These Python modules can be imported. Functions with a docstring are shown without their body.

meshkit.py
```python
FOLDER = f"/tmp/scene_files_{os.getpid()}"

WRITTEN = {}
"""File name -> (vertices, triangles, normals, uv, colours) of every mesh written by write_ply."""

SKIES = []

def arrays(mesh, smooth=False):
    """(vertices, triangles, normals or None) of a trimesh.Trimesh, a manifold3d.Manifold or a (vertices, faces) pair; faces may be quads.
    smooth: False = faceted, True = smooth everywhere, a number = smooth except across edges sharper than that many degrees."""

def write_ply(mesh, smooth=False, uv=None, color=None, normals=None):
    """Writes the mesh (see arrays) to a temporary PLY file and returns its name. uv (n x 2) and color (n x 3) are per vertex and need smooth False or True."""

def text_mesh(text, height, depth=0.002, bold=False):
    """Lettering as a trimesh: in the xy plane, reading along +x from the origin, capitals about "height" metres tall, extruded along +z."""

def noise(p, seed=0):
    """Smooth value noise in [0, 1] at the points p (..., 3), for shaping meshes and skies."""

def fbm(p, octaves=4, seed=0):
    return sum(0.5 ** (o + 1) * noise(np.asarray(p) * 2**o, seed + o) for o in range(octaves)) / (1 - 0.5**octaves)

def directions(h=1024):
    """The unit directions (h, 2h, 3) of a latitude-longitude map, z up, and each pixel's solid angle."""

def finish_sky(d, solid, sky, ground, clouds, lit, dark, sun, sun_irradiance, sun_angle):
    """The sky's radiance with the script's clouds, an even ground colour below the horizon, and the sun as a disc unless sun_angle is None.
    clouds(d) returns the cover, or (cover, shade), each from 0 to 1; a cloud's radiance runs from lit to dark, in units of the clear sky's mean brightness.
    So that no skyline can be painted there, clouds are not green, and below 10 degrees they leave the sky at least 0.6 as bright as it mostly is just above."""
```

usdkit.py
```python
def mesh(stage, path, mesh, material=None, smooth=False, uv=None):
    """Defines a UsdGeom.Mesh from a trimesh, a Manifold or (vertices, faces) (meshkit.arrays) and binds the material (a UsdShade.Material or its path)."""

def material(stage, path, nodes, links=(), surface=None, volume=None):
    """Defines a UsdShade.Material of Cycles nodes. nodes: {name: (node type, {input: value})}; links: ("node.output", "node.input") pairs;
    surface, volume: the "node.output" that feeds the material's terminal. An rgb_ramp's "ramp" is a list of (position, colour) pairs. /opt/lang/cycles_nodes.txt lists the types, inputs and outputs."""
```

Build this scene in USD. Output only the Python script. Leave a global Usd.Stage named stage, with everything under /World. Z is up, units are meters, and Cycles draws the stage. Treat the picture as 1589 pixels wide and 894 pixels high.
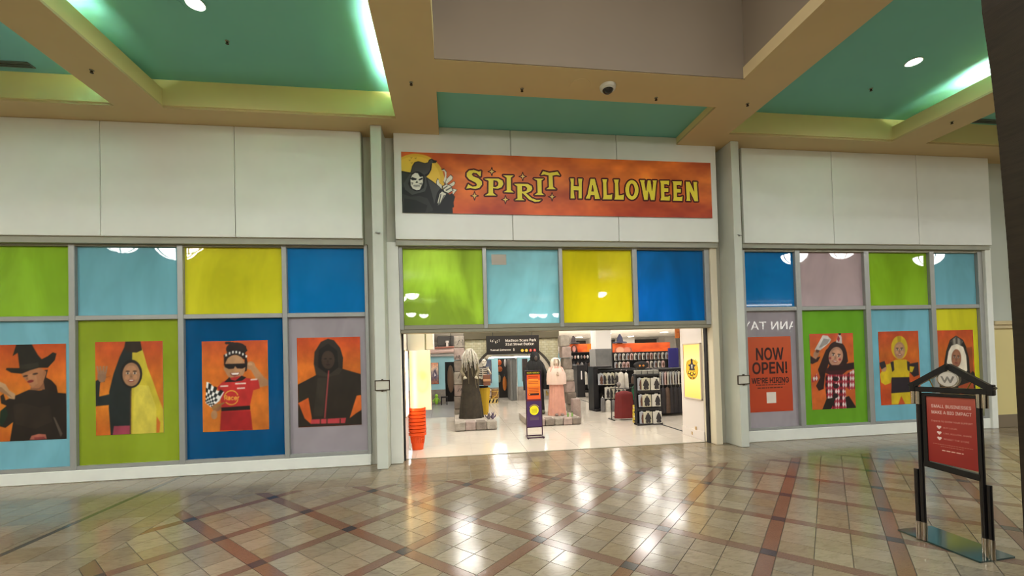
import math, random
import numpy as np
import trimesh
import usdkit, meshkit
from pxr import Usd, UsdGeom, UsdShade, Gf, Sdf, Vt
from shapely.geometry import Polygon, LineString, Point, box as sbox
from shapely.ops import unary_union
from shapely import affinity
from PIL import Image, ImageDraw, ImageFilter, ImageFont
import glob

random.seed(7)
RNG = np.random.default_rng(7)
stage = Usd.Stage.CreateInMemory()
UsdGeom.SetStageUpAxis(stage, UsdGeom.Tokens.z)
UsdGeom.SetStageMetersPerUnit(stage, 1.0)
UsdGeom.Xform.Define(stage, '/World')
UsdGeom.Scope.Define(stage, '/World/Looks')

# ------------------------------------------------------------------ camera
F_PX, CX, CY = 649.22, 788.9, 541.8
YAW, PITCH, ROLL = 0.13225, 0.017535, -0.027288
EXPOSURE = 0.6
cam = UsdGeom.Camera.Define(stage, '/World/camera')
_f = 18.0
_ha = _f * 1589.0 / F_PX
cam.CreateFocalLengthAttr(_f)
cam.CreateHorizontalApertureAttr(_ha)
cam.CreateVerticalApertureAttr(_ha * 894.0 / 1589.0)
cam.CreateHorizontalApertureOffsetAttr((794.5 - CX) / 1589.0 * _ha)
cam.CreateVerticalApertureOffsetAttr((CY - 447.0) / 1589.0 * _ha)
cam.CreateExposureAttr(EXPOSURE)
cam.CreateClippingRangeAttr(Gf.Vec2f(0.05, 200.0))
_fw = np.array([math.sin(YAW), math.cos(YAW), 0.0])
_rt = np.array([math.cos(YAW), -math.sin(YAW), 0.0])
_up = np.array([0, 0, 1.0])
_fw, _up = _fw * math.cos(PITCH) + _up * math.sin(PITCH), _up * math.cos(PITCH) - _fw * math.sin(PITCH)
_rt, _up = _rt * math.cos(ROLL) + _up * math.sin(ROLL), _up * math.cos(ROLL) - _rt * math.sin(ROLL)
_m = Gf.Matrix4d(*_rt, 0, *_up, 0, *(-_fw), 0, 0, 0, 1.6, 1)
cam.AddTransformOp().Set(_m)

# ------------------------------------------------------------------ light levels (lamps' emission)
L_PENDANT = 30.0       # glass bowls hanging in the concourse
L_HALL = 38.0          # recessed cans in the concourse ceiling
L_COFFER = 120.0       # two cans in the teal coffers
L_COVE = 190.0          # tubes in the beam coves
L_STORE = 22.5         # cans in the shop ceiling
L_BOX = 1.15            # backlit shop panels
C_MALL = (0.93, 1.0, 1.12)
C_STORE = (1.0, 0.96, 0.90)
C_COVE = (0.86, 1.0, 0.84)

# ------------------------------------------------------------------ helpers
def lin(c):
    c = np.asarray(c, float) / 255.0
    return tuple(np.where(c <= 0.04045, c / 12.92, ((c + 0.055) / 1.055) ** 2.4))

MATS = {}
def mat(name, rgb, rough=0.5, spec=0.5, metal=0.0, vary=0.0, scale=6.0, detail=3.0, bump=0.0, bscale=60.0, coat=0.0, stretch=None, dark=None):
    """principled paint of one sRGB colour, with optional low-contrast noise wear and fine bump"""
    if name in MATS: return MATS[name]
    c = np.array(lin(rgb))
    nodes = {'p': ('principled_bsdf', dict(base_color=tuple(c), roughness=rough, specular_ior_level=spec, metallic=metal, coat_weight=coat, coat_roughness=0.03))}
    links = []
    if vary or bump:
        nodes['g'] = ('geometry', {})
        nodes['m'] = ('mapping', dict(scale=stretch or (1, 1, 1)))
        links += [('g.position', 'm.vector')]
    if vary:
        d = np.array(lin(dark)) if dark else c * (1 - vary)
        nodes['n'] = ('noise_texture', dict(scale=scale, detail=detail, roughness=0.6))
        nodes['r'] = ('rgb_ramp', dict(ramp=[(0.3, tuple(d)), (0.7, tuple(np.minimum(c * (1 + vary * 0.35), 1)))]))
        links += [('m.vector', 'n.vector'), ('n.fac', 'r.fac'), ('r.color', 'p.base_color')]
    if bump:
        nodes['n2'] = ('noise_texture', dict(scale=bscale, detail=2.0))
        nodes['b'] = ('bump', dict(strength=bump, distance=0.01))
        links += [('m.vector', 'n2.vector'), ('n2.fac', 'b.height'), ('b.normal', 'p.normal')]
    MATS[name] = usdkit.material(stage, '/World/Looks/' + name, nodes, links, surface='p.BSDF')
    return MATS[name]

def emit(name, col, strength):
    if name in MATS: return MATS[name]
    MATS[name] = usdkit.material(stage, '/World/Looks/' + name, {'e': ('emission', dict(color=tuple(col), strength=strength))}, surface='e.emission')
    return MATS[name]

def printed(name, rough=0.35, spec=0.4, emission=0.0, tint=(1, 1, 1)):
    """flat print: colours carried by the mesh's own primvar"""
    if name in MATS: return MATS[name]
    nodes = {'a': ('attribute', dict(attribute='Cd')), 'p': ('principled_bsdf', dict(roughness=rough, specular_ior_level=spec))}
    links = [('a.color', 'p.base_color')]
    if emission:
        nodes['p'][1]['emission_strength'] = emission
        nodes['x'] = ('mix', dict(mix_type='multiply', fac=1.0, color2=tuple(tint)))
        links += [('a.color', 'x.color1'), ('x.color', 'p.emission_color')]
    MATS[name] = usdkit.material(stage, '/World/Looks/' + name, nodes, links, surface='p.BSDF')
    return MATS[name]

_names = {}
def numbered(parent, name):
    k = _names.get((parent, name), 0); _names[(parent, name)] = k + 1
    return parent + '/' + (name if k == 0 else '%s_%03d' % (name, k))

def tag(prim, label=None, cat=None, group=None, kind=None):
    for k, v in (('label', label), ('category', cat), ('group', group), ('kind', kind)):
        if v: prim.SetCustomDataByKey(k, v)
    return prim

def thing(name, label, cat, loc=(0, 0, 0), rotz=0.0, group=None, kind=None):
    p = numbered('/World', name)
    x = UsdGeom.Xform.Define(stage, p)
    x.AddTranslateOp().Set(Gf.Vec3d(*map(float, loc)))
    if rotz: x.AddRotateZOp().Set(math.degrees(rotz))
    return tag(x.GetPrim(), label, cat, group, kind)

def part(parent, name, mesh, material, label=None, smooth=False, kind=None, cd=None):
    path = parent if isinstance(parent, str) else str(parent.GetPath())
    p = numbered(path, name)
    m = usdkit.mesh(stage, p, mesh, material, smooth=smooth)
    if cd is not None:
        UsdGeom.PrimvarsAPI(m).CreatePrimvar('Cd', Sdf.ValueTypeNames.Color3fArray, 'vertex').Set(Vt.Vec3fArray.FromNumpy(np.asarray(cd, np.float32)))
    return tag(m.GetPrim(), label, kind=kind)

def solo(name, mesh, material, label, cat, group=None, kind=None, smooth=False):
    return tag(part('/World', name, mesh, material, smooth=smooth), label, cat, group, kind)

def dup(root, loc, rotz, label, group=None):
    was = root.GetCustomData()
    base = root.GetName()
    if base[-4:-3] == '_' and base[-3:].isdigit(): base = base[:-4]
    r = thing(base, label, was['category'], loc, rotz, group or was.get('group'))
    # reference only the parts: the copy has its own place
    r.GetReferences().AddInternalReference(root.GetPath())
    r.SetInstanceable(True)
    return r

# mesh building -------------------------------------------------------
_S = np.array([(x, y, z) for x in (-1, 1) for y in (-1, 1) for z in (-1, 1)], float)
_T = np.concatenate([_S * (1, .8, .8), _S * (.8, 1, .8), _S * (.8, .8, 1)])
_hull = trimesh.convex.convex_hull(_T)
_HF = None
def _bevel_faces():
    global _HF
    if _HF is None:
        h = trimesh.Trimesh(_T, process=False)
        from scipy.spatial import ConvexHull
        ch = ConvexHull(_T)
        f = ch.simplices.copy()
        n = np.cross(_T[f[:, 1]] - _T[f[:, 0]], _T[f[:, 2]] - _T[f[:, 0]])
        flip = (n * _T[f].mean(1)).sum(1) < 0
        f[flip] = f[flip][:, ::-1]
        _HF = f
    return _HF
_BF = np.array([[0, 1, 3], [0, 3, 2], [4, 6, 7], [4, 7, 5], [0, 4, 5], [0, 5, 1], [2, 3, 7], [2, 7, 6], [0, 2, 6], [0, 6, 4], [1, 5, 7], [1, 7, 3]])
def box(x0, x1, y0, y1, z0, z1, bev=0.0):
    lo = np.array([min(x0, x1), min(y0, y1), min(z0, z1)], float); hi = np.array([max(x0, x1), max(y0, y1), max(z0, z1)], float)
    c, h = (lo + hi) / 2, (hi - lo) / 2
    if bev <= 0: return c + _S * h, _BF
    b = min(bev, h.min() * 0.9)
    v = np.concatenate([_S * (h - (0, b, b)), _S * (h - (b, 0, b)), _S * (h - (b, b, 0))])
    return c + v, _bevel_faces()

def join(*ms):
    vs, fs, n = [], [], 0
    for m in ms:
        if m is None: continue
        if hasattr(m, 'vertices'): v, f = np.asarray(m.vertices), np.asarray(m.faces)
        else: v, f = m
        vs.append(v); fs.append(np.asarray(f) + n); n += len(v)
    return np.concatenate(vs), np.concatenate(fs)

def move(m, d=(0, 0, 0), rz=0.0, rx=0.0, ry=0.0, s=1.0):
    v, f = (np.asarray(m.vertices), np.asarray(m.faces)) if hasattr(m, 'vertices') else m
    v = v * s
    if rx: c, q = math.cos(rx), math.sin(rx); v = np.stack([v[:, 0], c * v[:, 1] - q * v[:, 2], q * v[:, 1] + c * v[:, 2]], 1)
    if ry: c, q = math.cos(ry), math.sin(ry); v = np.stack([c * v[:, 0] + q * v[:, 2], v[:, 1], -q * v[:, 0] + c * v[:, 2]], 1)
    if rz: c, q = math.cos(rz), math.sin(rz); v = np.stack([c * v[:, 0] - q * v[:, 1], q * v[:, 0] + c * v[:, 1], v[:, 2]], 1)
    return v + np.asarray(d, float), f

def revolve(profile, n=24, fold=None, center=(0, 0, 0), sx=1.0, sy=1.0, cap=True):
    """lathe about z. profile: (r, z) from bottom to top. fold(theta, k) scales the radius."""
    prof = np.asarray(profile, float); th = np.linspace(0, 2 * math.pi, n, endpoint=False)
    v = []
    for k, (r, z) in enumerate(prof):
        rr = r * (np.array([fold(t, z) for t in th]) if fold else 1.0)
        v.append(np.stack([rr * np.cos(th) * sx, rr * np.sin(th) * sy, np.full(n, z)], 1))
    v = np.concatenate(v); f = []
    for k in range(len(prof) - 1):
        a = k * n + np.arange(n); b = k * n + (np.arange(n) + 1) % n
        f.append(np.stack([a, b, b + n], 1)); f.append(np.stack([a, b + n, a + n], 1))
    if cap:
        for k, s in ((0, -1), (len(prof) - 1, 1)):
            if prof[k][0] > 1e-6:
                c = len(v); v = np.vstack([v, [[0, 0, prof[k][1]]]])
                a = k * n + np.arange(n); b = k * n + (np.arange(n) + 1) % n
                cc = np.full(n, c)
                f.append(np.stack([cc, a, b], 1) if s > 0 else np.stack([cc, b, a], 1))
    return v + np.asarray(center, float), np.concatenate(f)

def cyl(p0, p1, r, r1=None, n=12):
    p0, p1 = np.asarray(p0, float), np.asarray(p1, float); d = p1 - p0; L = np.linalg.norm(d); d = d / L
    a = np.cross(d, [0, 0, 1.0]) if abs(d[2]) < 0.9 else np.cross(d, [1.0, 0, 0]); a /= np.linalg.norm(a); b = np.cross(d, a)
    v, f = revolve([(r, 0), (r if r1 is None else r1, L)], n)
    return p0 + v[:, :1] * a + v[:, 1:2] * b + v[:, 2:3] * d, f

def tube(pts, r, n=8):
    pts = np.asarray(pts, float); ms = []
    rs = r if np.ndim(r) else [r] * len(pts)
    t = np.gradient(pts, axis=0); t /= np.linalg.norm(t, axis=1, keepdims=True)
    up = np.array([0.013, 0.02, 1.0]); 
    if abs((t @ up)).max() > 0.95 * np.linalg.norm(up): up = np.array([1.0, 0.03, 0.02])
    v = []
    for p, d, rr in zip(pts, t, rs):
        a = np.cross(d, up); a /= np.linalg.norm(a); b = np.cross(a, d)
        th = np.linspace(0, 2 * math.pi, n, endpoint=False)
        v.append(p + rr * (np.cos(th)[:, None] * a + np.sin(th)[:, None] * b))
    v = np.concatenate(v); f = []
    for k in range(len(pts) - 1):
        a = k * n + np.arange(n); b = k * n + (np.arange(n) + 1) % n
        f.append(np.stack([a, a + n, b + n], 1)); f.append(np.stack([a, b + n, b], 1))
    m = trimesh.Trimesh(v, np.concatenate(f), process=False)
    caps = [np.stack([np.full(n - 2, 0), np.arange(1, n - 1), np.arange(2, n)], 1)]
    e = (len(pts) - 1) * n
    caps.append(np.stack([np.full(n - 2, e), e + np.arange(2, n), e + np.arange(1, n - 1)], 1))
    return v, np.concatenate([m.faces] + caps)

def ball(c, r, sub=2):
    s = trimesh.creation.icosphere(subdivisions=sub)
    return np.asarray(s.vertices) * np.asarray(r, float) + np.asarray(c, float), np.asarray(s.faces)

def prism_xz(poly, y_front, depth):
    """polygon drawn in (x, z), its front face at y_front (towards -y), going back by depth"""
    ms = []
    for g in getattr(poly, 'geoms', [poly]):
        if g.is_empty or g.area < 1e-9: continue
        m = trimesh.creation.extrude_polygon(g, depth, engine='earcut')
        v = np.asarray(m.vertices)
        ms.append((np.stack([v[:, 0], y_front + depth - v[:, 2], v[:, 1]], 1), np.asarray(m.faces)))
    return join(*ms)

def prism_xy(poly, z0, h):
    ms = []
    for g in getattr(poly, 'geoms', [poly]):
        if g.is_empty or g.area < 1e-9: continue
        m = trimesh.creation.extrude_polygon(g, h, engine='earcut')
        ms.append((np.asarray(m.vertices) + (0, 0, z0), np.asarray(m.faces)))
    return join(*ms)

def hom(src, dst):
    A = []
    for (x, y), (u, v) in zip(src, dst):
        A.append([x, y, 1, 0, 0, 0, -u * x, -u * y, -u]); A.append([0, 0, 0, x, y, 1, -v * x, -v * y, -v])
    h = np.linalg.svd(np.array(A, float))[2][-1].reshape(3, 3)
    def f(p):
        p = np.atleast_2d(np.asarray(p, float)); q = np.c_[p, np.ones(len(p))] @ h.T
        return q[:, :2] / q[:, 2:]
    return f

def ramp_img(size, stops):
    """vertical gradient image"""
    w, h = size
    ys = np.linspace(0, 1, h); st = sorted(stops)
    col = np.stack([np.interp(ys, [s[0] for s in st], [s[1][k] for s in st]) for k in range(3)], 1)
    return Image.fromarray(np.repeat(col[:, None, :], w, 1).astype(np.uint8), 'RGB')

def clouds_on(im, amp=18, cell=110, seed=1):
    a = np.asarray(im).astype(float); h, w = a.shape[:2]
    yy, xx = np.mgrid[0:h, 0:w]
    n = meshkit.fbm(np.stack([xx / cell, yy / (cell * .6), np.zeros_like(xx, float)], -1), 4, seed) - .5
    a += n[..., None] * amp * 2 * np.array([1.0, .75, .2])
    return Image.fromarray(np.clip(a, 0, 255).astype(np.uint8), 'RGB')

def quad(im, corners, nx, nz):
    """corners TL, TR, BR, BL in im -> upright nx x nz image, smoothed down"""
    (a, b), (c, d), (e, g), (i, j) = corners
    big = im.transform((nx * 4, nz * 4), Image.QUAD, (a, b, i, j, e, g, c, d), Image.BICUBIC)
    return big.resize((nx, nz), Image.BOX)

def art_grid(im, w, h, gain=1.0, back=0.003):
    """an image drawn above -> a mesh w x h in the xz plane (origin bottom centre, front at y=0 facing -y) and its vertex colours"""
    nx, nz = im.size
    a = np.asarray(im).astype(float)[::-1] / 255.0
    c = np.where(a <= 0.04045, a / 12.92, ((a + 0.055) / 1.055) ** 2.4) * gain
    xs, zs = np.linspace(-w / 2, w / 2, nx), np.linspace(0, h, nz)
    X, Z = np.meshgrid(xs, zs)
    v = np.stack([X.ravel(), np.zeros(nx * nz), Z.ravel()], 1)
    i = (np.arange(nz - 1)[:, None] * nx + np.arange(nx - 1)[None]).ravel()
    f = np.concatenate([np.stack([i, i + 1, i + nx + 1], 1), np.stack([i, i + nx + 1, i + nx], 1)])
    bv, bf = box(-w / 2, w / 2, 0.0004, back, 0, h)
    cd = np.clip(np.concatenate([c.reshape(-1, 3), np.full((len(bv), 3), 0.6)]), 0, 1)
    return (np.concatenate([v, bv]), np.concatenate([f, bf + len(v)])), cd

_FONT = glob.glob('/opt/blender-*/*/datafiles/fonts/Inter.woff2')
def font(size, bold=True):
    f = ImageFont.truetype(_FONT[0], int(size))
    return f
def text_c(d, xy, s, size, fill, width=None, bold=0, im=None):
    """text centred on xy, squeezed to the given width"""
    f = font(size)
    x0, y0, x1, y1 = f.getbbox(s, stroke_width=bold)
    t = Image.new('L', (x1 - x0 + 4, y1 - y0 + 4), 0)
    ImageDraw.Draw(t).text((2 - x0, 2 - y0), s, 255, font=f, stroke_width=bold)
    if width: t = t.resize((max(2, int(width)), t.size[1]), Image.LANCZOS)
    im.paste(Image.new('RGB', t.size, fill), (int(xy[0] - t.size[0] / 2), int(xy[1] - t.size[1] / 2)), t)

def dashes(d, cx, y, w, h, fill, seed):
    """a line of print too small to read"""
    r = random.Random(seed); x = cx - w / 2
    while x < cx + w / 2 - 8:
        n = r.uniform(.5, 1.3) * h * 3; e = min(x + n, cx + w / 2)
        d.rectangle((x, y - h / 2, e, y + h / 2), fill=fill); x = e + h * .8
ORD = ['first', 'second', 'third', 'fourth', 'fifth', 'sixth', 'seventh', 'eighth', 'ninth', 'tenth', 'eleventh', 'twelfth', 'thirteenth', 'fourteenth', 'fifteenth', 'sixteenth', 'seventeenth', 'eighteenth', 'nineteenth', 'twentieth', 'twenty-first', 'twenty-second', 'twenty-third', 'twenty-fourth']
# ------------------------------------------------------------------ materials of the place
M_PANEL = mat('wall_panel_white', (226, 226, 214), rough=0.55, vary=0.03, scale=3, bump=0.04, bscale=220)
M_FIN = mat('fin_white', (200, 202, 186), rough=0.5, vary=0.04, scale=4)
M_BULK = mat('bulkhead_greige', (158, 157, 138), rough=0.6)
M_WHITE = mat('white_paint', (226, 226, 212), rough=0.5, vary=0.04, scale=4)
M_CREAM = mat('cream_paint', (222, 210, 180), rough=0.55)
M_RECESS = mat('recess_paint', (190, 187, 168), rough=0.6)
M_BEAM = mat('beam_tan', (206, 184, 138), rough=0.7, vary=0.03, scale=2)
M_LIP = mat('cove_lip_cream', (226, 212, 150), rough=0.7)
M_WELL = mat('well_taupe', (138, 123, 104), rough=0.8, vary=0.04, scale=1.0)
M_TEAL = mat('ceiling_teal', (120, 192, 178), rough=0.7, vary=0.03, scale=1.5)
M_BLUECEIL = mat('ceiling_blue', (120, 186, 196), rough=0.7)
M_ALU = mat('mullion_aluminium', (158, 158, 150), rough=0.4, metal=0.25, vary=0.04, scale=5)
M_ALUD = mat('rail_aluminium', (138, 134, 112), rough=0.4, metal=0.3)
M_DARK = mat('dark_gap', (30, 28, 26), rough=0.7)
M_HALL = mat('concourse_paint', (204, 200, 186), rough=0.7)
M_SHOPWALL = mat('shop_white', (232, 228, 222), rough=0.6)
M_BLACK = mat('black_fixture', (26, 25, 27), rough=0.45)
M_CHROME = mat('chrome', (205, 200, 190), rough=0.15, metal=1.0)

def film(name, rgb, patch=0.10, glow=0.25, scale=1.4):
    """coloured vinyl behind glass: patchy colour, a little light through from the shop, mirror-like glass on top"""
    c = np.array(lin(rgb))
    nodes = {'g': ('geometry', {}), 'm': ('mapping', dict(scale=(1.0, 1.0, 0.45))),
             'n': ('noise_texture', dict(scale=scale, detail=4.0, roughness=0.55, distortion=0.6)),
             'r': ('rgb_ramp', dict(ramp=[(0.38, tuple(c * (1 - patch))), (0.5, tuple(c)), (0.66, tuple(np.minimum(c * (1 + patch) + patch * 0.05, 1)))])),
             'p': ('principled_bsdf', dict(roughness=0.6, specular_ior_level=0.0, coat_weight=1.0, coat_roughness=0.012, coat_ior=1.52)),
             't': ('translucent_bsdf', {}), 'x': ('mix_closure', dict(fac=glow))}
    links = [('g.position', 'm.vector'), ('m.vector', 'n.vector'), ('n.fac', 'r.fac'), ('r.color', 'p.base_color'), ('r.color', 't.color'), ('p.BSDF', 'x.closure1'), ('t.BSDF', 'x.closure2')]
    return usdkit.material(stage, '/World/Looks/' + name, nodes, links, surface='x.closure')

FILM = dict(lime=film('film_lime', (160, 208, 48), 0.14), sky=film('film_light_blue', (134, 200, 212)), yellow=film('film_yellow', (232, 226, 50)),
            blue=film('film_blue', (10, 128, 196)), mauve=film('film_mauve', (214, 190, 190)), green=film('film_green', (124, 186, 50)),
            limeb=film('film_lime_patchy', (190, 226, 76), 0.36, 0.28, 1.1), skyb=film('film_light_blue_patchy', (166, 220, 226), 0.24, 0.42, 1.1),
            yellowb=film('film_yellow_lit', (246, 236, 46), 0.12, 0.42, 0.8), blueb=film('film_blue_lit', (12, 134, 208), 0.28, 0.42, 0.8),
            olive=film('film_olive', (158, 178, 44)), navy=film('film_deep_blue', (0, 88, 138)), stone=film('film_stone', (176, 166, 168)))

# ------------------------------------------------------------------ mall floor
def marble(name, rgb, vary, scale=9.0, rough=0.15, veins=None, seed=0.0):
    c = np.array(lin(rgb)); d = np.array(lin(veins)) if veins else c * (1 - vary)
    nodes = {'g': ('geometry', {}), 'm': ('mapping', dict(location=(seed, seed * 2, 0), rotation=(0, 0, 0.8), scale=(1, 3.2, 1))),
             'n': ('noise_texture', dict(scale=scale, detail=6.0, roughness=0.62, distortion=1.2)),
             'r': ('rgb_ramp', dict(ramp=[(0.32, tuple(d)), (0.52, tuple(c)), (0.75, tuple(np.minimum(c * (1 + vary * .5), 1)))])),
             'n2': ('noise_texture', dict(scale=3.0, detail=2.0)), 'rr': ('map_range', dict(to_min=rough * 0.7, to_max=rough * 1.5)),
             'p': ('principled_bsdf', dict(ior=1.5, specular_ior_level=0.5))}
    links = [('g.position', 'm.vector'), ('m.vector', 'n.vector'), ('n.fac', 'r.fac'), ('r.color', 'p.base_color'), ('g.position', 'n2.vector'), ('n2.fac', 'rr.value'), ('rr.result', 'p.roughness')]
    return usdkit.material(stage, '/World/Looks/' + name, nodes, links, surface='p.BSDF')
TILES = [marble('marble_cream', (141, 126, 101), .16, veins=(126, 111, 86)), marble('marble_sand', (135, 119, 91), .18, seed=3.1, veins=(120, 104, 77)),
         marble('marble_ivory', (146, 132, 107), .14, seed=5.7, veins=(131, 116, 91)), marble('marble_grey', (131, 118, 95), .16, seed=8.3, veins=(115, 102, 81))]
M_STRIP = [marble('granite_brown', (114, 88, 70), .3, scale=60, seed=1.0, veins=(98, 74, 58)), marble('granite_russet', (118, 86, 64), .3, scale=60, seed=2.0, veins=(100, 72, 54))]
M_INSET = marble('granite_black', (66, 62, 60), .4, scale=70)
M_GROUT = mat('grout', (84, 74, 60), rough=0.4)
floor = UsdGeom.Xform.Define(stage, '/World/floor').GetPrim(); tag(floor, 'polished cream marble concourse floor with brown diamond strips', kind='structure')
part(floor, 'screed', join(box(-16, 42, -26.5, 6.88, -0.1, -0.004)), M_GROUT)
part(floor, 'far_paving', join(box(-16, 42, -26.5, 0.6, -0.004, 0.0), box(11.4, 42, 0.6, 6.88, -0.004, 0.0), box(-16, -8.5, 0.6, 6.88, -0.004, 0.0)), TILES[1])
GS, GX, GY = 0.8123, 4.727, 5.334
q = math.sqrt(.5)
def gxy(i, j): return (GX + GS * (i * q - j * q), GY + GS * (-i * q - j * q))
REG = sbox(-3.0, 0.6, 11.4, 5.55)
HW, J = 0.0667, 0.006
tiles, strips, insets = [], [], []
def cell(i0, i1, j0, j1): return Polygon([gxy(i0, j0), gxy(i1, j0), gxy(i1, j1), gxy(i0, j1)])
for i in range(-12, 10):
    for j in range(-9, 14):
        for (lst, p) in [(insets, cell(i - HW, i + HW, j - HW, j + HW)), (strips, cell(i + HW, i + 1 - HW, j - HW, j + HW)), (strips, cell(i - HW, i + HW, j + HW, j + 1 - HW))]:
            c = p.intersection(REG)
            if c.area > 1e-4: lst.append(c.buffer(-J * .4, join_style=2))
        w = (1 - 2 * HW) / 3
        for a in range(3):
            for b in range(3):
                p = cell(i + HW + a * w, i + HW + (a + 1) * w, j + HW + b * w, j + HW + (b + 1) * w).intersection(REG)
                if p.area > 1e-4: tiles.append(p.buffer(-J * .5, join_style=2))
B = 0.32
def squares(x0, x1, y0, y1):
    xs = np.arange(x0, x1 + 1e-6, B); xs = list(xs) + ([x1] if x1 - xs[-1] > 0.02 else [])
    ys = np.arange(y1, y0 - 1e-6, -B); ys = list(ys) + ([y0] if ys[-1] - y0 > 0.02 else [])
    for a in range(len(xs) - 1):
        for b in range(len(ys) - 1):
            tiles.append(sbox(xs[a] + J / 2, ys[b + 1] + J / 2, xs[a + 1] - J / 2, ys[b] - J / 2))
squares(-3.0, 11.4, 5.55, 6.88)
squares(-3.89, -3.0, 0.6, 6.88)
squares(-8.5, -3.95, 0.6, 6.88)
strips.append(sbox(-3.95 + .002, 0.6, -3.89 - .002, 6.88))
def in_view(p):
    c = np.array([p.centroid.x, p.centroid.y, -1.6]); z = c @ _fw
    if z < .3: return None
    u, v = CX + F_PX * (c @ _rt) / z, CY - F_PX * (c @ _up) / z
    return p.area / z ** 3 if (-40 < u < 1630 and 600 < v < 960) else None
seen = sorted([(-(in_view(p) or 0), k) for k, p in enumerate(tiles)])
near = set(k for s, k in seen[:296] if s < 0)
rest = [[] for _ in TILES]
for k, p in enumerate(tiles):
    if p.is_empty or p.area < 1e-5: continue
    v = int(RNG.integers(0, len(TILES)))
    m = prism_xy(p, -0.004, 0.004 + float(RNG.uniform(0, 0.0003)))
    if k in near: part(floor, 'tile', m, TILES[v])
    else: rest[v].append(m)
for v, r in enumerate(rest):
    if r: part(floor, 'tile_field', join(*r), TILES[v], kind='stuff')
vis_s = [p for p in strips if in_view(p) or p.area > .2]; oth = [p for p in strips if not (in_view(p) or p.area > .2)]
for k, p in enumerate(vis_s): part(floor, 'strip_tile', prism_xy(p, -0.004, 0.0042), M_STRIP[k % 2] if k < len(vis_s) - 1 else mat('granite_grey', (82, 80, 70), rough=.1))
if oth: part(floor, 'strip_field', join(*[prism_xy(p, -0.004, 0.0042) for p in oth]), M_STRIP[0], kind='stuff')
for p in insets:
    if in_view(p): part(floor, 'inset_tile', prism_xy(p, -0.004, 0.0043), M_INSET)
# two small floor box covers let into the paving
for (x, y) in [(-4.62, 4.71), (-4.42, 4.33)]:
    part(floor, 'floor_plug', join(revolve([(0.045, 0), (0.04, 0.004)], 20, center=(x, y, 0)), revolve([(0.012, 0.004), (0.012, 0.006)], 10, center=(x, y, 0))), M_BLACK, 'dark round floor plug')

# shop floor
M_SHOPF = marble('shop_tile_white', (214, 204, 188), .05, scale=4, rough=0.07)
M_SHOPG = mat('shop_grey_floor', (150, 148, 146), rough=0.25, vary=.05, scale=3)
sf = thing('floor', 'glossy white tiled shop floor behind the open shutter', None, kind='structure')
part(sf, 'screed', box(-9, 26, 6.88, 40.2, -0.1, -0.006), mat('shop_grout', (176, 168, 156), rough=.4))
U = 0.92
k = 0
far = []
for a in range(14):
    for b in range(10):
        x0, y0 = -3.4 + a * U, 6.88 + b * U
        m = prism_xy(sbox(x0 + .002, y0 + .002, x0 + U - .002, y0 + U - .002), -0.006, 0.006)
        part(sf, 'floor_tile', m, M_SHOPG if (x0 + U / 2 < 0.0 and y0 > 10.9) else M_SHOPF)
part(sf, 'far_floor', join(box(-9, -3.4, 6.88, 40.2, -.006, 0), box(9.48, 26, 6.88, 40.2, -.006, 0), box(0.28, 9.48, 16.08, 40.2, -.006, 0)), M_SHOPF)
part(sf, 'grey_floor', box(-3.4, .28, 16.08, 40.2, -.006, 0), M_SHOPG)
part(sf, 'threshold', box(-0.8, 4.4, 6.86, 6.89, -0.004, 0.006), M_ALUD)
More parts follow.
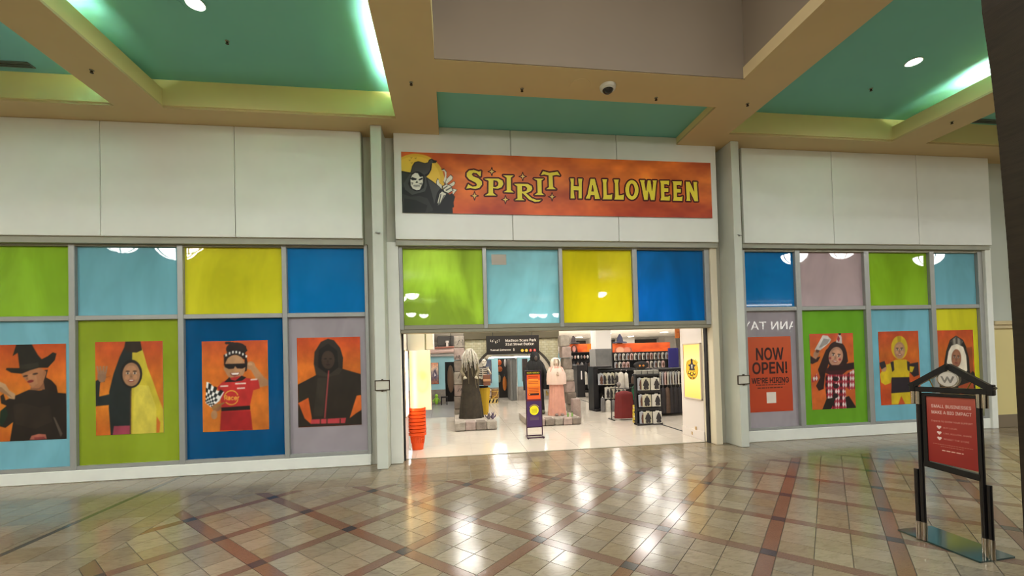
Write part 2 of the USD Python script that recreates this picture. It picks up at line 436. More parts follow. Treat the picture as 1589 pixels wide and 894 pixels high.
for (x0, y0, x1, y1) in [(4.42, 12.6, 4.47, 16), (4.52, 7.7, 4.57, 9.0)]:
    part(sf, 'floor_joint', box(x0, x1, y0, y1, 0, 0.002), M_DARK)

# ------------------------------------------------------------------ shopfront
wf = thing('wall_front', 'white panelled shopfront fascia above coloured windows', None, kind='structure')
ZS = 5.085
part(wf, 'wall_body', join(box(-9, -1.31, 6.58, 6.95, 3.36, ZS), box(-.83, 4.53, 6.58, 6.95, 3.36, 5.21), box(4.998, 10.07, 6.58, 6.95, 3.36, ZS)), M_BULK)
part(wf, 'recess_back', join(box(-1.31, -.83, 6.70, 6.95, 0, ZS), box(4.53, 4.998, 6.74, 6.95, 0, ZS)), M_RECESS)
def panels(xs, z0, z1):
    for a, b in zip(xs[:-1], xs[1:]):
        part(wf, 'panel', box(a + .004, b - .004, 6.54, 6.585, z0, z1, .006), M_PANEL)
panels([-8.4, -6.62, -4.861, -3.101, -1.31], 3.45, ZS - .002)
panels([-.83, .994, 2.759, 4.53], 3.445, 5.208)
panels([4.998, 6.744, 8.49, 10.07], 3.435, ZS - .002)
part(wf, 'jamb', join(box(-.975, -.80, 6.62, 6.95, 0, 3.42, .006)), M_WHITE)
part(wf, 'jamb', join(box(4.41, 4.53, 6.62, 6.95, 0, 3.42, .006)), M_CREAM)
part(wf, 'head_soffit', box(-.80, 4.41, 6.60, 6.69, 3.362, 3.42), M_CREAM)
part(wf, 'shutter_track', join(box(-.80, -.775, 6.78, 6.86, 0, 3.3), box(4.385, 4.41, 6.78, 6.86, 0, 3.3)), M_DARK)
part(wf, 'end_post', box(9.99, 10.12, 6.60, 6.95, 0, 3.40, .006), M_WHITE)
for (x0, x1, top) in [(-9, -1.275, .168), (4.985, 10.0, .192)]:
    tag(part('/World', 'baseboard_' + ('left' if x0 < 0 else 'right'), box(x0, x1, 6.635, 6.95, 0, top, .008), M_WHITE), 'white plinth under the %s bay of windows' % ('left' if x0 < 0 else 'right'), kind='structure')
for k, (x0, x1, y0) in enumerate([(-1.134, -.975, 6.34), (4.665, 4.809, 6.34)]):
    p = tag(thing('trim_%d' % (k + 1), 'white square fin pilaster %s of the shop entrance' % ('left', 'right')[k], None), kind='structure')
    part(p, 'pilaster', box(x0, x1, y0, 6.74, 0, ZS, .008), M_FIN)
    zc = (3.47, 3.50)[k]
    part(p, 'hook', join(cyl((x0 + .09, y0 - .03, zc), (x0 + .09, y0 + .01, zc), .012), cyl((x0 + .05, y0 - .025, zc + .01), (x0 + .12, y0 - .025, zc), .008)), M_ALU)
# adjoining wall at the right end
wr = thing('wall_right', 'cream and grey side wall beyond the right bay of windows', None, kind='structure')
part(wr, 'upper_wall', box(10.07, 15, 6.74, 7.0, 1.95, ZS), mat('sidewall_grey', (178, 182, 166), rough=.6))
part(wr, 'lower_wall', box(10.15, 15, 6.66, 7.0, 0, 1.96), mat('sidewall_yellow', (206, 190, 128), rough=.55))
part(wr, 'moulding', join(box(10.15, 15, 6.60, 6.70, 1.94, 2.02, .01), box(10.15, 15, 6.625, 6.70, 1.87, 1.94, .01)), mat('moulding_tan', (190, 172, 128), rough=.5))
part(wr, 'skirting', box(10.15, 15, 6.64, 6.68, 0, .24, .005), mat('skirting_brown', (122, 108, 86), rough=.4))
part(wr, 'upper_pilaster', join(box(10.86, 11.03, 6.5, 6.76, 2.42, ZS, .008), box(10.84, 11.05, 6.48, 6.76, 2.36, 2.43, .01)), mat('pilaster_cream', (236, 226, 206), rough=.5))

# glazed bays
def bay(n, label, mulls, zs_head, zs_tr, zs_sill, panes_top, panes_low, y=6.70):
    w = tag(thing('window_%d' % n, label, None), kind='structure')
    fr = []
    z0 = zs_sill[0] if zs_sill else zs_tr[0]
    for (a, b) in mulls: part(w, 'mullion', box(a, b, y - .055, y + .06, z0, zs_head, .006), M_ALU)
    xa, xb = mulls[0][0], mulls[-1][1]
    part(w, 'head_rail', box(xa, xb, y - .05, y + .06, zs_head - .03, zs_head + .03, .006), M_ALUD)
    for (m0, m1) in zip(mulls[:-1], mulls[1:]):
        part(w, 'transom', box(m0[1] - .002, m1[0] + .002, y - .048, y + .06, zs_tr[0], zs_tr[1], .006), M_ALU if zs_sill else M_ALUD)
        if zs_sill: part(w, 'sill_rail', box(m0[1] - .002, m1[0] + .002, y - .048, y + .06, zs_sill[0], zs_sill[1], .006), M_ALU)
    LB = dict(lime='lime green film', sky='light blue film', yellow='yellow film', blue='strong blue film', mauve='dusty pink film', green='green film', limeb='lime green film with brighter patches', skyb='light blue film with pale patches', yellowb='bright yellow film', blueb='strong blue film', olive='olive green film', navy='deep blue film', stone='grey mauve film')
    for k, (m0, m1) in enumerate(zip(mulls[:-1], mulls[1:])):
        part(w, 'pane', box(m0[1], m1[0], y, y + .012, zs_tr[1], zs_head), FILM[panes_top[k]], LB[panes_top[k]])
        if panes_low: part(w, 'pane', box(m0[1], m1[0], y, y + .012, zs_sill[1], zs_tr[0]), FILM[panes_low[k]], LB[panes_low[k]])
    return w
w1 = bay(1, 'left shop window bay of aluminium frames with eight coloured panes', [(-8.05, -7.95), (-6.76, -6.67), (-5.355, -5.275), (-3.952, -3.875), (-2.518, -2.448), (-1.322, -1.268)], 3.362, (2.275, 2.342), (.165, .222),
         ['blue', 'lime', 'sky', 'yellow', 'blue'], ['yellow', 'sky', 'olive', 'navy', 'stone'])
w2 = bay(2, 'glazed shop header over the entrance with four coloured panes', [(-.80, -.742), (.504, .569), (1.752, 1.818), (3.02, 3.104), (4.322, 4.41)], 3.362, (2.055, 2.126), None, ['limeb', 'skyb', 'yellowb', 'blueb'], None)
part(w2, 'header_beam', box(-.80, 4.41, 6.66, 6.86, 2.0, 2.06, .008), M_ALUD)
part(w2, 'ceiling_strip', box(-.80, 4.41, 6.72, 6.95, 3.3, 3.4), M_BULK)
w3 = bay(3, 'right shop window bay of aluminium frames with eight coloured panes', [(4.985, 5.08), (6.05, 6.15), (7.44, 7.545), (8.825, 8.925), (9.89, 9.992)], 3.345, (2.272, 2.345), (.19, .236),
         ['blue', 'mauve', 'lime', 'sky'], ['stone', 'green', 'sky', 'yellow'])
st = thing('notice_sticker', 'small beige rectangular notice stuck high on the light blue header pane', 'sticker', (.775, 6.695, 3.17))
part(st, 'sheet', box(-.12, .12, 0, .004, -.085, .085), mat('beige_card', (176, 166, 148), rough=.6))

# ------------------------------------------------------------------ ceiling
ce = thing('ceiling', 'tan beamed ceiling with teal coffers and a deep taupe well', None, kind='structure')
ZC, ZM, Y0 = 5.46, 5.21, 3.0
def beam(x0, x1, cove_l, cove_r, y0=Y0, y1=6.95):
    part(ce, 'beam_soffit', box(x0, x1, y0, y1, ZS, ZS + .03), M_BEAM)
    a = x0 + (.26 if cove_l else 0.0); b = x1 - (.26 if cove_r else 0.0)
    part(ce, 'beam_core', box(a + .001, b - .001, y0, 6.95, ZS + .03, ZC + .02), M_LIP)
    for on, xa, xb in ((cove_l, x0, x0 + .025), (cove_r, x1 - .025, x1)):
        if on: part(ce, 'cove_lip', box(xa, xb, y0, 6.13, ZS + .03, ZS + .25), M_LIP)
beam(-4.40, -3.795, True, True)
beam(-.735, -.13, True, False)
beam(3.82, 4.49, False, False)
beam(7.52, 8.20, True, False)
beam(-8.10, -7.5, False, True)
beam(11.2, 11.9, True, False)
part(ce, 'cross_beam', box(-.13, 3.82, 4.875, 5.475, ZS, ZS + .14), M_BEAM)
for (a, b) in [(-7.5, -4.40), (-3.795, -.735), (4.49, 7.52), (8.20, 11.2)]:
    part(ce, 'edge_soffit', box(a, b, 6.15, 6.95, ZS, ZS + .03), M_BEAM)
    part(ce, 'edge_fascia', box(a - .24, b + .24, 6.13, 6.15, ZS + .03, ZC + .01), M_LIP)
for (a, b, m) in [(-7.85, -4.10, M_BLUECEIL), (-4.10, -.43, M_TEAL), (4.3, 7.8, M_TEAL), (7.8, 11.5, M_TEAL)]:
    part(ce, 'coffer_panel', box(a, b, Y0, 6.14, ZC, ZC + .04), m)
part(ce, 'coffer_panel', box(-.14, 3.83, 5.46, 6.6, ZM, ZM + .04), M_TEAL)
part(ce, 'linear_vent', box(1.35, 1.75, 5.62, 5.66, ZM - .006, ZM), M_DARK)
# the deep well over the walkway
ZW = 6.6
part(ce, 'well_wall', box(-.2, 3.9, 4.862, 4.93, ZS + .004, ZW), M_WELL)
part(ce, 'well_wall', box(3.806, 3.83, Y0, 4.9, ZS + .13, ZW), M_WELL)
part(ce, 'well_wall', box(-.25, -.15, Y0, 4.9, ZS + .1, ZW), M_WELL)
part(ce, 'well_lip', box(3.79, 3.819, Y0, 4.862, ZS, ZS + .15), M_BEAM)
# high concourse ceiling and far walls (behind the viewer)
part(ce, 'high_ceiling', box(-16, 42, -26.5, 4.95, ZW, ZW + .1), M_HALL)
part(ce, 'coffer_end', join(box(-16, -.15, Y0 - .1, Y0, ZS, ZW), box(3.85, 42, Y0 - .1, Y0, ZS, ZW)), M_HALL)
part(ce, 'outer_ceiling', join(box(-16, -7.5, Y0, 7.0, ZS, ZS + .05), box(11.2, 42, Y0, 7.0, ZS, ZS + .05)), M_BEAM)
wb = thing('wall_back', 'plain beige concourse wall facing the shop, behind the viewer', None, kind='structure')
part(wb, 'wall_face', box(-16, 42, -26.7, -26.5, 0, ZW), M_HALL)
for nm, x0, x1, sd in (('wall_left', -16.2, -16, 'left'), ('wall_001', 42, 42.2, 'right')):
    w = tag(thing(nm, 'plain beige concourse end wall far to the %s' % sd, None), kind='structure')
    part(w, 'wall_face', box(x0, x1, -26.5, 7, 0, ZW), M_HALL)
w = tag(thing('wall_002', 'beige shopfront wall outside the left and right bays', None), kind='structure')
part(w, 'wall_face', join(box(-16, -9, 6.8, 7.0, 0, ZS), box(15, 42, 6.8, 7.0, 0, ZS)), M_HALL)

# dark column at the right edge
col = thing('pillar', 'dark brown wood grained column at the right edge of the view', None, (0, 0, 0), kind='structure')
M_WOOD = mat('dark_wood', (40, 31, 17), rough=.6, spec=.3, vary=.35, scale=5, stretch=(1, 1, 9), bump=.1, bscale=30)
cv, cf = [], None
zs = [0, .8, 1.6, 2.2, 2.8, 3.2, 3.6, ZS + 3]
xf = [3.36, 3.358, 3.352, 3.34, 3.315, 3.285, 3.24, 3.10]
v, f = [], []
for z, x in zip(zs, xf): v += [(x, 2.10, z), (x, 1.2, z), (4.1, 1.2, z), (4.1, 2.10, z)]
for k in range(len(zs) - 1):
    for a in range(4):
        b = (a + 1) % 4; f += [(4 * k + a, 4 * k + b, 4 * k + 4 + b), (4 * k + a, 4 * k + 4 + b, 4 * k + 4 + a)]
part(col, 'shaft', (np.array(v, float), np.array(f)), M_WOOD)
# ------------------------------------------------------------------ ceiling fittings
M_TRIM = mat('white_metal_trim', (214, 212, 200), rough=.35)
def downlight(name, label, loc, r, strength, colour, group=None, tilt=0):
    t = thing(name, label, 'ceiling light', loc, group=group)
    part(t, 'trim_ring', revolve([(r * 1.0, .0), (r * 1.22, -.004), (r * 1.26, -.012), (r * 1.2, -.018), (r * 1.02, -.012), (r * .98, -.002)], 28, cap=False), M_TRIM, smooth=40)
    part(t, 'reflector', revolve([(r * .98, -.004), (r * .9, -.002)], 28, cap=False), M_CHROME, smooth=True)
    part(t, 'lamp', revolve([(r * .9, -.006), (r * .5, -.010), (0.001, -.012)], 24, cap=False), emit('lamp_' + name, colour, strength), 'glowing lamp face')
    return t
downlight('recessed_spotlight', 'glaring recessed spotlight in the left teal coffer', (-2.627, 4.78, ZC), .075, L_COFFER, (1, 1, .94), 'spotlights in the teal coffers')
downlight('recessed_spotlight', 'glaring recessed spotlight in the right teal coffer', (6.305, 4.83, ZC), .075, L_COFFER, (1, 1, .94), 'spotlights in the teal coffers')
ac = thing('access_disc', 'faint round cover beside the left coffer spotlight', 'cover', (-2.838, 4.82, ZC))
part(ac, 'disc', revolve([(.07, -.006), (.075, 0)], 24), M_TEAL)
ac = thing('access_disc', 'faint round tan cover beside the dome camera', 'cover', (1.72, 5.18, ZS))
part(ac, 'disc', revolve([(.13, -.003), (.133, 0)], 28), M_BEAM)
def sprinkler(label, loc):
    t = thing('sprinkler_head', label, 'sprinkler', loc, group='fire sprinklers in the ceiling')
    part(t, 'escutcheon', revolve([(.016, -.010), (.024, -.003), (.025, 0)], 16), M_ALUD, smooth=True)
    part(t, 'nozzle', join(cyl((0, 0, -.03), (0, 0, 0), .012), revolve([(.018, -.034), (.018, -.029)], 12)), mat('brass_dark', (52, 40, 24), rough=.4, metal=.5))
for lb, l in [('small dark sprinkler under the leftmost ceiling beam', (-4.11, 5.43, ZS)), ('small dark sprinkler under the beam left of the taupe well', (-.436, 5.316, ZS)), ('small dark sprinkler under the cross beam, left of the dome camera', (.98, 5.317, ZS)),
              ('small dark sprinkler under the cross beam, right of the dome camera', (2.845, 5.343, ZS)), ('small dark sprinkler where the cross beam meets the right hand beam', (4.223, 5.355, ZS)), ('small dark sprinkler under the far right beam beside the dark column', (7.835, 5.508, ZS)),
              ('small dark sprinkler in the middle of the left teal coffer', (-2.581, 5.323, ZC)), ('small dark sprinkler in the middle of the right teal coffer', (6.303, 5.415, ZC))]:
    sprinkler(lb, l)
dc = thing('dome_camera', 'white security dome camera under the cross beam', 'camera', (2.087, 5.164, ZS))
part(dc, 'housing', revolve([(.07, -.05), (.098, -.038), (.105, -.012), (.105, 0)], 28, cap=False), M_TRIM, smooth=50)
part(dc, 'dome', revolve([(.001, -.098), (.03, -.093), (.055, -.076), (.068, -.055), (.07, -.045)], 24, cap=False), mat('smoked_dome', (14, 13, 12), rough=.08, spec=.7), 'smoked black dome', smooth=True)
def vent(label, x0, x1, y0, y1):
    t = thing('linear_vent', label, 'air vent', ((x0 + x1) / 2, (y0 + y1) / 2, ZC), group='vents in the outer coffers')
    a, b = (x1 - x0) / 2, (y1 - y0) / 2
    part(t, 'frame', join(box(-a, a, -b, -b + .015, -.012, 0), box(-a, a, b - .015, b, -.012, 0), box(-a, -a + .015, -b, b, -.012, 0), box(a - .015, a, -b, b, -.012, 0)), mat('vent_grey', (92, 108, 108), rough=.4))
    part(t, 'slot', box(-a + .01, a - .01, -b + .01, b - .01, -.004, 0), M_DARK)
    for k in range(2): part(t, 'louvre', box(-a + .015, a - .015, -b / 3 + k * b * .66 - .006, -b / 3 + k * b * .66 + .006, -.01, -.003), mat('vent_grey', None))
vent('long dark slot vent in the light blue ceiling at the left edge', -6.4, -5.2, 5.92, 6.03)
vent('long dark slot vent in the far right coffer by the dark column', 9.06, 10.2, 5.97, 6.08)
# fluorescent tubes lying in the beam coves
def cove_tube(label, x, y0, y1):
    t = thing('cove_tube_light', label, 'light', (x, (y0 + y1) / 2, ZS + .20), group='tubes hidden in the beam coves')
    h = (y1 - y0) / 2
    part(t, 'batten', box(-.03, .03, -h, h, -.055, -.02), M_TRIM)
    part(t, 'tube', cyl((0, -h + .02, 0), (0, h - .02, 0), .018, n=10), emit('cove_glow', C_COVE, L_COVE), 'glowing tube')
cove_tube('glowing tube in the cove along the right side of the leftmost beam', -3.90, 3.2, 4.75)
cove_tube('glowing tube in the cove along the left side of the leftmost beam', -4.30, 3.6, 5.9)
cove_tube('glowing tube in the cove left of the taupe well', -.62, 4.55, 5.75)
cove_tube('glowing tube in the cove of the far right beam', 7.63, 3.6, 5.1)

# ------------------------------------------------------------------ concourse lamps and the sign opposite (seen in the glass)
def pendant(label, loc, d):
    t = thing('bowl_pendant', label, 'pendant lamp', loc, group='glass bowl pendants over the concourse')
    r = d / 2; prof = [(.001, 0)] + [(r * math.sin(a), r * .85 * (1 - math.cos(a))) for a in np.linspace(.15, math.pi / 2, 9)]
    part(t, 'bowl', revolve(prof, 32, cap=False), emit('bowl_glow', (1, .99, .94), L_PENDANT), 'glowing white glass bowl', smooth=True)
    top = r * .85
    part(t, 'rim', revolve([(r * .99, top - .02), (r * 1.05, top - .01), (r * 1.05, top + .03), (r * .97, top + .03)], 32, cap=False), M_BLACK)
    for k in range(6):
        a = k * math.pi / 3
        pts = [((pr + .012) * math.cos(a), (pr + .012) * math.sin(a), z) for pr, z in prof[1:]]
        part(t, 'strap', tube(pts, .016, 6), M_BLACK)
        part(t, 'stay', cyl((r * math.cos(a), r * math.sin(a), top + .02), (.03 * math.cos(a), .03 * math.sin(a), top + r * 1.5), .008, n=6), M_BLACK)
    part(t, 'finial', ball((0, 0, -.02), (.035, .035, .04), 1), M_BLACK)
    part(t, 'rod', cyl((0, 0, top + r * 1.45), (0, 0, ZW - loc[2]), .012, n=8), M_BLACK)
    return t
for k, (x, y, z, d) in enumerate([(.8, 1.4, 4.88, .62), (3.0, 1.4, 4.88, .62), (-10.29, -1.22, 5.20, .92), (-8.34, -1.22, 5.21, .92), (-9.25, -2.15, 5.19, 1.24), (14.55, -2.6, 5.2, 1.0), (15.95, -1.7, 5.22, .92), (21.6, -2.9, 5.2, 1.05),
                                  (-2.3, -11.9, 5.12, .8), (-3.1, -12.7, 5.06, .8), (7.3, -11.8, 5.22, .8), (8.0, -12.8, 5.06, .8), (8.65, -11.8, 5.38, .8), (9.5, -12.4, 5.2, .8), (-3.4, -22.6, 5.12, .84), (-2.4, -23.4, 5.1, .8), (7.1, -22.6, 4.9, .84), (8.1, -23.5, 4.95, .84), (9.2, -22.6, 4.92, .84)]):
    pendant('glowing bowl pendant, %s over the concourse behind the viewer, seen in the window glass' % ORD[k], (x, y, z), d)
k = 0
for y, row in ((-3.9, 'farthest'), (-1.6, 'middle'), (0.7, 'nearest')):
    for i, x in enumerate((-7.0, -3.2, 0.6, 3.2, 7.0, 11.5, 17.0)):
        downlight('hall_downlight' if row != 'farthest' else 'large_downlight', 'large round downlight, %s from the left in the %s row of the high concourse ceiling' % (ORD[i], row), (x, y, ZW), .46, L_HALL * (2.3 if row == 'farthest' and abs(x - 2) < 5.5 else 1.7 if x > 10 else .75), C_MALL, 'downlights in the high concourse ceiling')
sg = thing('shop_sign', 'lit white ANN TAYLOR lettering on the wall across the concourse, mirrored in the glass', 'sign', (36.15, -26.48, 3.68))
tm = meshkit.text_mesh('ANN TAYLOR', .82, .03)
tv, tf = np.asarray(tm.vertices), np.asarray(tm.faces)
sxx = 9.0 / tv[:, 0].max()
# reads towards +y (the shop): x runs to the left
part(sg, 'letters', (np.stack([-tv[:, 0] * sxx, tv[:, 2] + .02, tv[:, 1]], 1), tf), emit('sign_glow', (1, .96, .84), 9.0), 'lit letters')
part(sg, 'backing', box(-9.3, .3, 0, .02, -.3, 1.1), mat('sign_back', (120, 108, 92), rough=.6))
part(sg, 'light_ledge', box(-9.0, 0, .02, .08, 2.5, 2.62), emit('ledge_glow', (1, .98, .92), 9.0), 'lit ledge')
# ------------------------------------------------------------------ banner over the entrance
YB = 6.52
BX0, BX1, BZ0, BZ1 = -.712, 4.412, 3.846, 4.788
BPX = [(622, 235.5), (1103.5, 253), (1104.5, 338), (625, 330.5)]
bn = thing('banner_sign', 'long orange SPIRIT HALLOWEEN banner with a hooded reaper over the shop entrance', 'sign', ((BX0 + BX1) / 2, YB, BZ0))
BW, BH = BX1 - BX0, BZ1 - BZ0
# banner artwork (drawn 2000 wide); px_b maps measured layout points to it
AW, AH = 2176, 400
to_art = hom(BPX, [(0, 0), (AW, 0), (AW, AH), (0, AH)])
def crop_pts(pts, ox, oy, s): return [(ox + x / s, oy + y / s) for x, y in pts]
im = clouds_on(ramp_img((AW, AH), [(0, (196, 92, 40)), (.3, (204, 106, 42)), (.6, (200, 98, 38)), (1, (184, 72, 36))]), 58, 210, 5)
d = ImageDraw.Draw(im)
def R(pts, fill): d.polygon([tuple(p) for p in to_art(crop_pts(pts, 620, 225, 7.45))], fill=fill)
def Rel(x0, y0, x1, y1, fill):
    th = np.linspace(0, 2 * math.pi, 40); R([((x0 + x1) / 2 + (x1 - x0) / 2 * math.cos(t), (y0 + y1) / 2 + (y1 - y0) / 2 * math.sin(t)) for t in th], fill)
Rel(-150, 105, 525, 720, (206, 166, 52)); Rel(-110, 135, 480, 690, (216, 180, 62))
for (x, y) in [(105, 175), (130, 205), (125, 145), (175, 150)]: R([(x, y), (x + 12, y + 8), (x + 28, y - 2), (x + 14, y + 14)], (120, 92, 36))
K0, K1, K2 = (30, 30, 26), (66, 66, 62), (48, 48, 44)
R([(10, 300), (130, 322), (150, 250), (178, 205), (220, 192), (300, 215), (335, 205), (345, 175), (375, 160), (405, 178), (440, 190), (425, 212), (380, 215), (372, 290), (345, 340), (312, 372), (400, 430), (480, 490), (560, 560), (640, 600), (630, 640), (618, 720), (625, 800), (20, 800)], K0)
R([(140, 330), (155, 255), (185, 212), (220, 200), (300, 222), (340, 212), (352, 182), (376, 170), (398, 200), (365, 230), (360, 290), (330, 330), (290, 350), (250, 320), (200, 315)], K1)
R([(20, 320), (130, 335), (60, 440), (60, 500), (20, 480)], K2)
R([(50, 450), (130, 330), (140, 345), (100, 450), (130, 510), (215, 540), (290, 500), (300, 400), (290, 350), (310, 375), (325, 470), (300, 540), (150, 580), (70, 520)], K1)
R([(330, 400), (400, 440), (480, 500), (440, 560), (410, 680), (380, 560)], K1)
R([(20, 560), (130, 600), (240, 590), (330, 620), (400, 760), (300, 790), (30, 790)], K2); R([(60, 620), (200, 640), (330, 700), (300, 795), (60, 795)], K0)
Rel(120, 310, 295, 540, (16, 16, 14))
R([(150, 350), (185, 325), (215, 330), (240, 375), (275, 370), (275, 440), (240, 520), (205, 526), (160, 505), (135, 470), (130, 400)], (206, 204, 186))
R([(130, 395), (150, 375), (205, 395), (195, 410), (150, 412)], (20, 20, 18)); R([(225, 402), (268, 380), (272, 400), (235, 414)], (20, 20, 18)); R([(192, 440), (207, 418), (218, 440)], (26, 26, 22))
R([(140, 432), (165, 440), (150, 470)], (110, 108, 98)); R([(225, 450), (268, 438), (262, 466)], (110, 108, 98)); R([(165, 470), (240, 474), (238, 478), (165, 476)], (70, 70, 62))
for x in range(172, 240, 11): R([(x, 462), (x + 2, 462), (x + 2, 490), (x, 490)], (90, 90, 80))
BN = (206, 202, 178)
for pts in ([(485, 285), (520, 275), (550, 310), (548, 390), (560, 420), (540, 470), (515, 430), (535, 350), (525, 300)], [(432, 430), (445, 390), (460, 400), (465, 440), (500, 470), (500, 520), (470, 490), (435, 460)], [(545, 400), (600, 342), (625, 370), (620, 400), (560, 450), (530, 480)], [(565, 470), (640, 420), (655, 440), (640, 470), (580, 500)],
            [(570, 530), (640, 505), (676, 520), (625, 585), (620, 540)], [(500, 480), (545, 450), (600, 470), (630, 530), (575, 565), (520, 545)], [(440, 680), (470, 560), (500, 530), (555, 560), (520, 620), (460, 700)]): R(pts, (34, 34, 30)); c = np.mean(pts, 0); R([tuple(c + (np.array(p) - c) * .86) for p in pts], BN)
for pts in ([(452, 700), (482, 570), (492, 572), (470, 690)], [(470, 690), (520, 580), (532, 584), (480, 680)], [(515, 500), (560, 470), (566, 478), (520, 515)], [(540, 520), (600, 490), (604, 500), (548, 536)]): R(pts, (96, 94, 84))
R([(560, 590), (615, 560), (650, 600), (632, 660), (636, 720), (610, 730), (625, 790), (430, 795), (450, 740), (520, 660)], K0)
im = im.resize((720, 132), Image.BOX)
(m, cd) = art_grid(im, BW, BH, 1.15)
part(bn, 'backdrop', m, printed('banner_print', .45, .3), cd=cd)
to_w = hom(BPX, [(-BW / 2, BH), (BW / 2, BH), (BW / 2, 0), (-BW / 2, 0)])
def letter_polys():
    out = []
    def P(pts, o=(715, 250, 9.347)): return Polygon(to_w(crop_pts(pts, *o))).buffer(0)
    out.append(('S', P([(305, 145), (300, 225), (285, 225), (240, 180), (190, 175), (170, 195), (190, 225), (270, 255), (318, 300), (320, 345), (280, 395), (220, 408), (150, 398), (85, 405), (118, 335), (135, 350), (180, 375), (235, 368), (242, 340), (220, 315), (130, 270), (92, 225), (95, 175), (130, 140), (200, 130), (270, 155)])))
    out.append(('P', P([(345, 262), (400, 255), (560, 258), (615, 285), (630, 335), (605, 385), (550, 405), (480, 400), (482, 470), (530, 505), (355, 505), (410, 470), (412, 290)]).difference(P([(485, 285), (535, 290), (556, 320), (550, 360), (520, 378), (483, 375)]))))
    out.append(('I', P([(620, 208), (782, 212), (740, 245), (742, 425), (785, 460), (630, 455), (678, 425), (675, 245)])))
    out.append(('R', P([(782, 335), (850, 330), (985, 335), (1040, 365), (1052, 405), (1030, 440), (975, 465), (960, 470), (1040, 540), (1110, 565), (1185, 560), (1150, 590), (1085, 595), (1000, 560), (910, 470), (900, 478), (903, 545), (945, 572), (790, 570), (832, 545), (830, 370)]).difference(P([(900, 365), (950, 370), (975, 395), (965, 430), (930, 445), (902, 445)]))))
    out.append(('I', P([(1065, 255), (1222, 258), (1185, 285), (1187, 465), (1228, 500), (1075, 495), (1125, 462), (1120, 285)])))
    out.append(('T', P([(1205, 148), (1300, 172), (1418, 155), (1455, 215), (1400, 205), (1345, 215), (1352, 380), (1400, 415), (1245, 412), (1290, 380), (1285, 212), (1225, 200), (1172, 210)])))
    o = (860, 200, 4.47)
    def Q(pts): return P(pts, o)
    out += [('H', Q([(116, 345), (143, 345), (141, 398), (176, 400), (172, 346), (202, 347), (198, 372), (196, 484), (173, 484), (174, 428), (141, 427), (147, 484), (118, 484), (121, 372)])),
            ('A', Q([(258, 348), (287, 348), (312, 450), (322, 488), (286, 488), (284, 462), (258, 461), (252, 486), (222, 485), (236, 455)]).difference(Q([(272, 385), (280, 436), (262, 435)]))),
            ('L', Q([(338, 350), (374, 350), (368, 376), (370, 460), (396, 458), (408, 452), (404, 490), (340, 490), (345, 470), (344, 376)])),
            ('L', Q([(418, 352), (455, 352), (449, 378), (452, 462), (476, 460), (488, 454), (485, 492), (420, 491), (426, 470), (425, 378)])),
            ('O', Q([(543 + 46 * math.cos(t), 424 + 68 * math.sin(t)) for t in np.linspace(0, 6.28, 40)]).difference(Q([(543 + 19 * math.cos(t), 424 + 43 * math.sin(t)) for t in np.linspace(0, 6.28, 30)]))),
            ('W', Q([(598, 356), (634, 356), (630, 372), (640, 436), (652, 358), (672, 358), (682, 438), (690, 374), (686, 358), (716, 358), (712, 378), (698, 494), (672, 494), (658, 430), (650, 493), (626, 493), (606, 378)])),
            ('E', Q([(737, 360), (802, 360), (798, 392), (786, 386), (766, 386), (767, 412), (795, 412), (794, 438), (767, 438), (767, 470), (790, 469), (806, 462), (802, 498), (738, 496), (743, 476), (742, 380)])),
            ('E', Q([(822, 363), (888, 364), (884, 396), (872, 390), (852, 390), (853, 416), (880, 416), (879, 442), (853, 442), (853, 473), (876, 473), (892, 466), (888, 501), (824, 499), (829, 478), (828, 383)])),
            ('N', Q([(914, 366), (942, 367), (972, 440), (968, 384), (966, 368), (994, 369), (991, 386), (997, 502), (972, 502), (940, 430), (941, 480), (945, 501), (915, 500), (919, 480)]))]
    return out
M_LY = mat('letter_yellow', (232, 212, 62), rough=.45, spec=.3)
M_LO = mat('letter_outline', (84, 28, 16), rough=.5, spec=.3)
def smooth_poly(g, r=.006): return g.buffer(-r * .5, join_style=1).buffer(r, join_style=1).buffer(-r * .5, join_style=1)
for ch, g in letter_polys():
    g = smooth_poly(g)
    lp = part(bn, 'letter', prism_xz(g.buffer(-.002), -.004, .0035), M_LY, 'yellow letter ' + ch)
    part(lp, 'outline', prism_xz(g.buffer(.024, join_style=1), -.002, .0018), M_LO, 'dark outline')
for (x, y) in [(462, 156), (912, 226), (210, 508), (658, 562), (1335, 520)]:
    st4 = [(0, -56), (14, -14), (50, 0), (14, 14), (0, 56), (-14, 14), (-50, 0), (-14, -14)]
    g = Polygon(to_w(crop_pts([(x + a * .75, y + b * .75) for a, b in st4], 715, 250, 9.347)))
    sp = part(bn, 'star', prism_xz(g, -.004, .0035), mat('star_gold', (226, 190, 92), rough=.5))
    part(sp, 'outline', prism_xz(g.buffer(.014, join_style=2, mitre_limit=2), -.002, .0018), M_LO)

